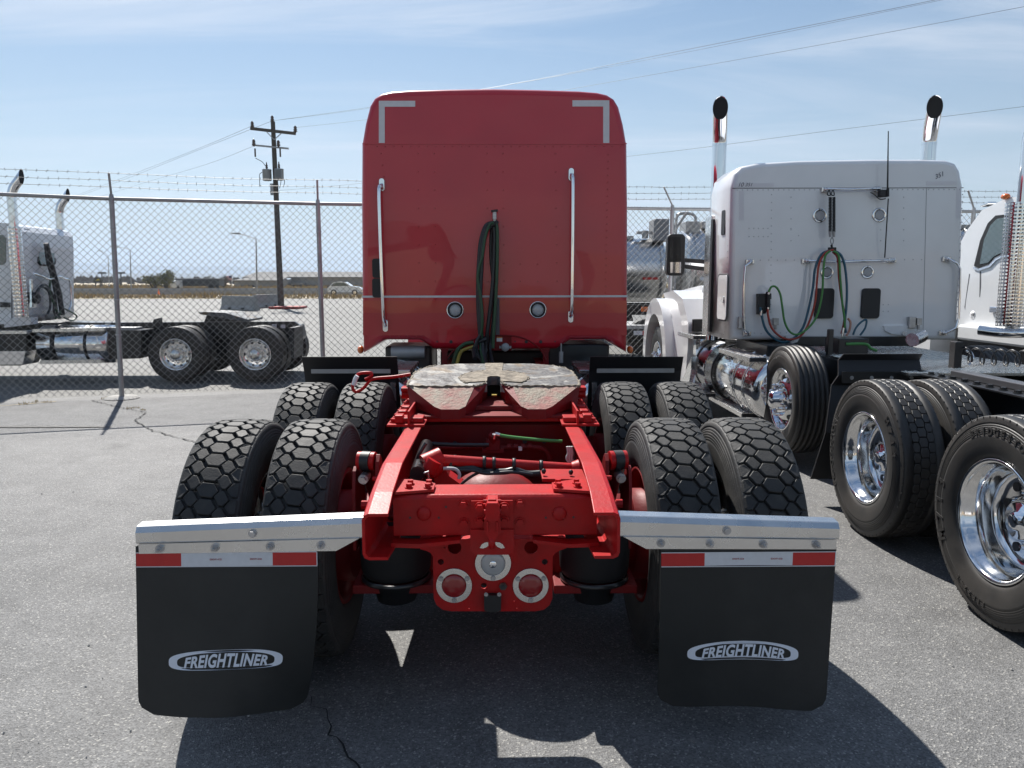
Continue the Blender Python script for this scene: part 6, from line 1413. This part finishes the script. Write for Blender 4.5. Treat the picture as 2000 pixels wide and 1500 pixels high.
for s, fl in ((-1, False), (1, True)): wheel(W2, (TX+s*.88, 7.02, .585), 'rib', .50, .30, .285, 'steer', am, flip=fl, phase=.15)
b = B(); b.cyl((TX-.8, 7.02, .585), (TX+.8, 7.02, .585), .07, n=14); b.cyl((TX-.9, 4.92, .52), (TX+.9, 4.92, .52), .08, n=14); b.cyl((TX-.9, 3.57, .52), (TX+.9, 3.57, .52), .08, n=14); b.sphere((TX, 4.92, .55), .25); b.sphere((TX, 3.57, .55), .25); b.bb((TX-.5, 3.7, .30), (TX+.5, 7.4, .62)); b.bb((TX-.36, 3.0, .7), (TX+.36, 3.1, .95)); b.build('axles', [blk_paint], W2)
# coiled air line on its black post
b = B(); b.bb((3.56, 5.86, 1.0), (3.62, 5.94, 1.21)); b.build('coil_post', [blk_plast], W2, bevel=.006)
b = B(); b.tube([Vector((3.60+.0078*i, 5.84+.058*cos(i*.5236), 1.10-.0003*i+.062*sin(i*.5236)+(.05*((i*.0052)-.4)**2))) for i in range(150)], .008, 6, smooth=0); b.build('coiled_air_line', [hose_blk], W2)
b = B(); b.tube([at(1888, 684, 5.85), at(1897, 690, 5.82), at(1900, 702, 5.8), at(1892, 712, 5.82)], .012, 8); b.build('coil_fitting', [chrome], W2)

# ------------------------------------------------------------------ second white truck further right (day cab)
def perforated(parent, x, y, z0_, z1_, r, m, arc0=0, arc1=360, pitch=.036):
    """sheet-metal heat guard with a real hole in every cell"""
    nA = int(2*pi*r*(arc1-arc0)/360/pitch); nZ = int((z1_-z0_)/pitch); b = B(); vs = []; fs = []; k = 8
    for i in range(nA):
        for j in range(nZ):
            ca = (i+.5*(0))*(arc1-arc0)/nA+arc0; da = (arc1-arc0)/nA; cz = z0_+(j+.5)*(z1_-z0_)/nZ; dz = (z1_-z0_)/nZ
            base = len(vs); sq = [(-.5, -.5), (0, -.5), (.5, -.5), (.5, 0), (.5, .5), (0, .5), (-.5, .5), (-.5, 0)]
            for sxx, szz in sq: a = radians(ca+da*(sxx+.5)); vs.append((x+r*cos(a), y+r*sin(a), cz+dz*szz))
            for q in range(8): th_ = radians(-135+45*q); a = radians(ca+da*(.34*cos(th_)+.5)); vs.append((x+r*cos(a), y+r*sin(a), cz+dz*.34*sin(th_)))
            for q in range(8): fs.append((base+q, base+(q+1) % 8, base+8+(q+1) % 8, base+8+q))
    b.add(vs, fs, 0, True); return b.build('perforated_heat_guard', [m], parent)
W3 = empty('semi_truck', (7.0, 8.0, 0), label='white day cab truck with big perforated chrome exhaust guard, cut by the picture edge', cat='semi truck')
CX3 = 6.98; L3 = 5.86
door_y0, door_y1 = 8.3, 10.0
side = [(8.15, 1.15), (8.15, 2.45), (8.35, 2.60), (8.9, 2.62), (9.35, 2.52), (9.62, 2.3), (9.9, 1.95), (10.15, 1.72), (11.9, 1.5), (12.2, 1.3), (12.2, .8), (10.3, .8), (10.0, 1.0), (9.6, 1.1)]
b = B(); b.prism(side, L3, 2*CX3-L3, 'x'); b.build('cab_shell', [white_pnt], W3, bevel=.05, seg=3)
def sd(px, X=L3): return [(lambda p: (p.y, p.z))(atx(x, y, X)) for x, y in px]
def side_poly(name, px, m, X, th, parent, bev=0):
    b = B(); b.prism(sd(px, X), X-th, X, 'x'); return b.build(name, [m], parent, bevel=bev)
side_poly('window_surround', [(1903, 519), (1915, 470), (1930, 436), (1945, 421), (1972, 418), (1972, 494), (1955, 497), (1943, 503), (1932, 516), (1912, 524)], blk_plast, L3, .006, W3)
side_poly('door_window', [(1914, 516), (1922, 470), (1935, 440), (1948, 427), (1970, 424), (1970, 492), (1953, 495), (1941, 501), (1930, 513)], glass_m, L3-.006, .004, W3)
side_poly('window_trim', [(1902, 521), (1912, 525), (1932, 519), (1944, 506), (1957, 500), (1974, 497), (1974, 500), (1957, 503), (1946, 509), (1934, 522), (1912, 529), (1902, 525)], chrome, L3-.004, .008, W3)
side_poly('door_seam', [(1914, 530), (1916, 530), (1916, 560), (1914, 580), (1913, 580)], gap_m, L3, .002, W3); side_poly('hood_seam', [(1893, 535), (1894.5, 535), (1886, 590), (1885, 605), (1884, 600)], gap_m, L3, .002, W3)
p = atx(1948, 605, L3); b = B(); b.box(p+Vector((-.02, 0, 0)), (.03, .20, .07)); dh = b.build('door_handle', [chrome], W3, bevel=.01)
p = atx(1900, 615, L3); b = B(); b.lathe([(0, .05), (-.004, .05), (-.005, 0)], p, 'x', 24); b.build('round_emblem', [white_tape], W3); tm = text_mesh('VTE', .045, .001, .001); b = B(); b.add([Vector((p.x-.006, p.y-v.co.x, p.z+v.co.y)) for v in tm.vertices], [tuple(q.vertices) for q in tm.polygons]); b.build('emblem_letters', [tape_red], W3)
b = B(); b.box(at(1886, 512, 10.1), (.24, .10, .09)); b.box(at(1880, 520, 10.1), (.12, .09, .22)); b.build('door_mirror', [blk_plast], W3, bevel=.02)
b = B(); b.sphere(at(1964, 384, 8.9), .045, 12, 0, (1, 1.4, .8)); b.build('roof_marker', [amber], W3)
b = B(); b.bar(at(1922, 402, 9.6), at(1938, 396, 9.4), .10, .03); b.build('sun_visor', [chrome], W3, bevel=.01)
b = B(); b.prism([(9.9, .4), (9.9, 1.1), (10.2, 1.45), (10.9, 1.5), (11.5, 1.3), (11.7, .9), (11.5, .85), (11.2, 1.15), (10.6, 1.2), (10.3, .9), (10.3, .35)], L3-.20, L3+.3, 'x'); b.build('front_fender', [white_pnt], W3, bevel=.04)
wheel(W3, (L3+.02, 10.95, .52), 'rib', .52, .28, .295, 'steer', am)
b = B(); b.bb((L3-.10, 7.9, .95), (L3+.5, 9.5, 1.14)); b.build('cab_base', [white_pnt], W3, bevel=.03)
spx, spy = at(1990, 500, 7.75).x, 7.75
stk = stack(W3, (spx, spy, 1.15), 3.42, .065, (0, -1, 0)); perforated(W3, spx-.03, spy, 1.22, 2.45, .13, chrome)
b = B(); b.tube([(spx-.25, 7.9, 1.17), (spx-.05, 7.72, 1.15), (spx+.4, 7.7, 1.17)], .05, 14); b.build('exhaust_pipe', [alum], W3)
b = B(); b.bb((L3-.40, 6.9, .86), (L3+.1, 7.7, 1.06)); bx = b.build('tool_box', [alum], W3, bevel=.008); b = B(); b.bb((L3-.42, 6.88, 1.06), (L3+.12, 7.72, 1.085)); b.build('box_lid', [brushed], bx, bevel=.004)
b = B(); b.bb((CX3-.43, 3.5, .7), (CX3-.35, 12, .97)); b.bb((CX3+.35, 3.5, .7), (CX3+.43, 12, .97)); b.bb((L3+.1, 7.2, .5), (2*CX3-L3-.1, 9.8, 1.1)); b.build('frame_rail', [blk_paint], W3, bevel=.006)
for Ya in (4.5, 5.85): wheel(W3, (CX3-1.10, Ya, .52), 'drive', .52, .29, .298, 'deep', am); wheel(W3, (CX3+1.10, Ya, .52), 'drive', .52, .29, .298, 'deep', am, flip=True)
b = B(); b.lathe([(0, 0), (0, .28), (.03, .3), (1.0, .3), (1.03, .28), (1.03, 0)], (L3+.25, 6.3, .6), 'y', 40); b.build('fuel_tank', [alum], W3)

# ------------------------------------------------------------------ white day-cab truck beyond the fence, side on
W4 = empty('semi_truck', (-6.5, 12.9, 0), label='white day cab truck parked side on behind the chain link fence', cat='semi truck')
Y4 = 12.75                       # near face of its wheels
def P4(px, py, dy=0): return at(px, py, Y4+dy)
w0 = P4(348, 692, .2); w1 = P4(501, 692, .2); R4 = (at(350, 637, Y4+.15).z-at(350, 745, Y4+.15).z)/2
R4 = min(R4, .50)
for wx in (w0.x+.03, w1.x+.03):
    for dy, rk, mm in ((0.15, 'flat', (alum, brushed, brushed)), (.49, 'inner', (alum, blk_paint, blk_paint)), (1.72, 'flat', am)):
        e = wheel(W4, (wx, Y4+dy, R4), 'drive', R4, .27, R4*.56, rk, mm); e.rotation_euler = (0, 0, pi/2)
def poly4(name, px, Ya, th, m, parent=W4, bev=0.0):
    b = B(); b.prism(pxo(px, Ya), Ya, Ya+th, 'y'); return b.build(name, [m], parent, bevel=bev)
fr = poly4('frame_rail', [(-140, 632), (575, 628), (590, 640), (590, 655), (575, 660), (-140, 662)], Y4+.75, .08, blk_paint)
poly4('frame_rail', [(-140, 634), (560, 630), (572, 640), (560, 652), (-140, 655)], Y4+1.6, .08, blk_paint)
poly4('frame_tail', [(400, 640), (575, 637), (580, 660), (560, 690), (430, 700), (400, 690)], Y4+.85, .7, blk_paint)
b = B(); b.prism(pxo([(60, 640), (130, 628), (440, 640), (440, 690), (60, 690)], Y4+1.0), Y4+1.0, Y4+1.4, 'y'); b.build('chassis_core', [blk_paint], W4)
poly4('fifth_wheel_plate', [(386, 610), (400, 609), (440, 611), (484, 624), (484, 628), (470, 630), (440, 622), (392, 614)], Y4+.75, .85, grease); poly4('fifth_wheel_base', [(405, 614), (440, 618), (470, 629), (470, 636), (395, 636)], Y4+.85, .6, blk_paint)
poly4('deck_bracket', [(297, 635), (300, 624), (312, 621), (313, 636)], Y4+.5, .1, blk_paint); poly4('mud_flap', [(565, 640), (575, 640), (574, 700), (569, 700)], Y4+.1, .6, blk_plast)
poly4('tail_bracket', [(583, 655), (588, 655), (591, 700), (586, 700)], Y4+.7, .05, blk_paint)
poly4('equipment_plate', [(531, 633), (540, 633), (540, 641), (531, 641)], Y4+.74, .01, sticker); poly4('equipment_plate', [(548, 634), (557, 634), (557, 641), (548, 641)], Y4+.74, .01, sticker)
# cab
cab4 = [(-150, 640), (-150, 440), (-100, 430), (15, 436), (30, 441), (38, 452), (40, 480), (41, 560), (42, 620), (30, 632)]
b = B(); b.prism(pxo(cab4, Y4+.25), Y4+.25, Y4+1.85, 'y'); c4 = b.build('cab_shell', [white_pnt], W4, bevel=.08, seg=3)
poly4('hood', [(-420, 560), (-160, 520), (-150, 640), (-420, 650)], Y4+.45, 1.5, white_pnt, bev=.08)
poly4('door_window', [(-55, 460), (6, 459), (11, 465), (11, 512), (6, 517), (-55, 517)], Y4+.24, .012, glass_m); poly4('door_handle', [(0, 590), (18, 591), (18, 600), (0, 600)], Y4+.22, .03, blk_plast, bev=.005)
XB = at(41, 540, Y4+.25).x
def back4(name, px, X, th, m):
    b = B(); b.prism([(lambda p: (p.y, p.z))(atx(x, y, X)) for x, y in px], X, X+th, 'x'); return b.build(name, [m], W4)
back4('rear_window_frame', [(70, 465), (100, 466), (106, 470), (107, 515), (102, 520), (76, 519), (71, 513)], XB+.002, .02, groove_m); back4('rear_window', [(73, 468), (99, 469), (103, 472), (104, 513), (101, 517), (77, 516), (74, 511)], XB+.004, .024, mat('tinted_green_glass', (.10, .18, .16), .05, coat=1))
back4('roof_seam', [(47, 446), (120, 466), (120, 468), (47, 448)], XB+.001, .006, gap_m); poly4('door_seam', [(22, 440), (23.5, 440), (23.5, 632), (22, 632)], Y4+.24, .012, gap_m)
for px, z0p, top, gy in ((32, 620, 345, Y4-.02), (122, 620, 381, Y4+2.0)):
    p = at(px, 500, gy); zb_ = at(px, z0p, gy).z; zt_ = at(px, top, gy).z
    stack(W4, (p.x, gy, zb_), zt_+.05, .070, (1, 0, 0), .40); perforated(W4, p.x, gy, zb_, at(px, 443 if px < 100 else 470, gy).z, .105, chrome, pitch=.06)
t0, t1 = P4(64, 672), P4(205, 672); b = B(); rr_ = .32
b.lathe([(0, 0), (0, .22), (.03, rr_), (t1.x-t0.x-.03, rr_), (t1.x-t0.x, .22), (t1.x-t0.x, 0)], (t0.x, Y4+.35, P4(130, 675).z), 'x', 48); ft = b.build('fuel_tank', [alum], W4)
for px in (95, 160): B().lathe([(0, rr_+.001), (0, rr_+.01), (.05, rr_+.01), (.05, rr_+.001)], (P4(px, 670).x, Y4+.35, P4(130, 675).z), 'x', 48).build('tank_strap', [blk_plast], ft)
poly4('tank_step', [(63, 643), (204, 640), (204, 646), (63, 649)], Y4-.0, .3, brushed, ft, .005); poly4('tank_step', [(78, 704), (196, 702), (196, 709), (78, 711)], Y4, .3, brushed, ft, .005)
b = B(); p = P4(190, 641); b.cyl(p+Vector((0, .35, 0)), p+Vector((0, .35, .05)), .05, n=16); b.build('filler_cap', [chrome], ft)
poly4('step_box', [(-90, 646), (50, 646), (52, 690), (40, 714), (-90, 714)], Y4+.05, .5, blk_paint, bev=.01); poly4('cab_step', [(-90, 646), (52, 646), (52, 652), (-90, 653)], Y4-.02, .4, brushed, bev=.004); poly4('cab_step', [(-90, 686), (50, 686), (44, 712), (-90, 713)], Y4-.05, .3, alum, bev=.004)
poly4('air_tank', [(215, 640), (262, 640), (262, 652), (215, 652)], Y4+.2, .3, galv, bev=.01); poly4('tool_box', [(205, 645), (275, 645), (275, 700), (205, 702)], Y4+.15, .5, blk_paint, bev=.01); poly4('step_panel', [(8, 622), (60, 620), (60, 634), (8, 640)], Y4+.2, .2, white_pnt)
back4('grab_rail', [(57, 545), (60, 545), (62, 600), (59, 600)], XB+.08, .03, chrome); back4('side_panel', [(56, 575), (66, 575), (67, 600), (57, 602)], XB+.03, .04, brushed)
def h4(px, m=hose_blk, r=.02, dy=.1):
    b = B(); b.tube([atx(x, y, XB+.14) for x, y in px], r, 8, smooth=6); return b.build('air_hose', [m], W4)
h4([(90, 475), (96, 500), (104, 530), (112, 560), (118, 590), (122, 615)], hose_blk, .045); h4([(88, 478), (92, 510), (102, 545), (108, 580), (112, 620)]); h4([(72, 575), (80, 560), (95, 570), (98, 600), (90, 618)]); h4([(74, 590), (72, 570), (88, 556), (104, 580), (106, 612), (118, 620)])
h4([(100, 540), (97, 570), (108, 600), (116, 622)], hose_grn); h4([(105, 535), (120, 575), (118, 610), (108, 622)], hose_grn, .016); h4([(66, 534), (84, 540), (98, 545), (115, 540), (128, 545)], chrome, .02); h4([(120, 600), (140, 610), (150, 618), (140, 626), (125, 620)], hose_grn, .014); h4([(128, 545), (136, 550), (139, 590), (134, 606)], chrome, .02, .1)
b = B(); p = atx(73, 582, XB+.14); b.cyl(p, p+Vector((-.15, 0, 0)), .10, n=18); b.build('gladhand_bracket', [blk_plast], W4)
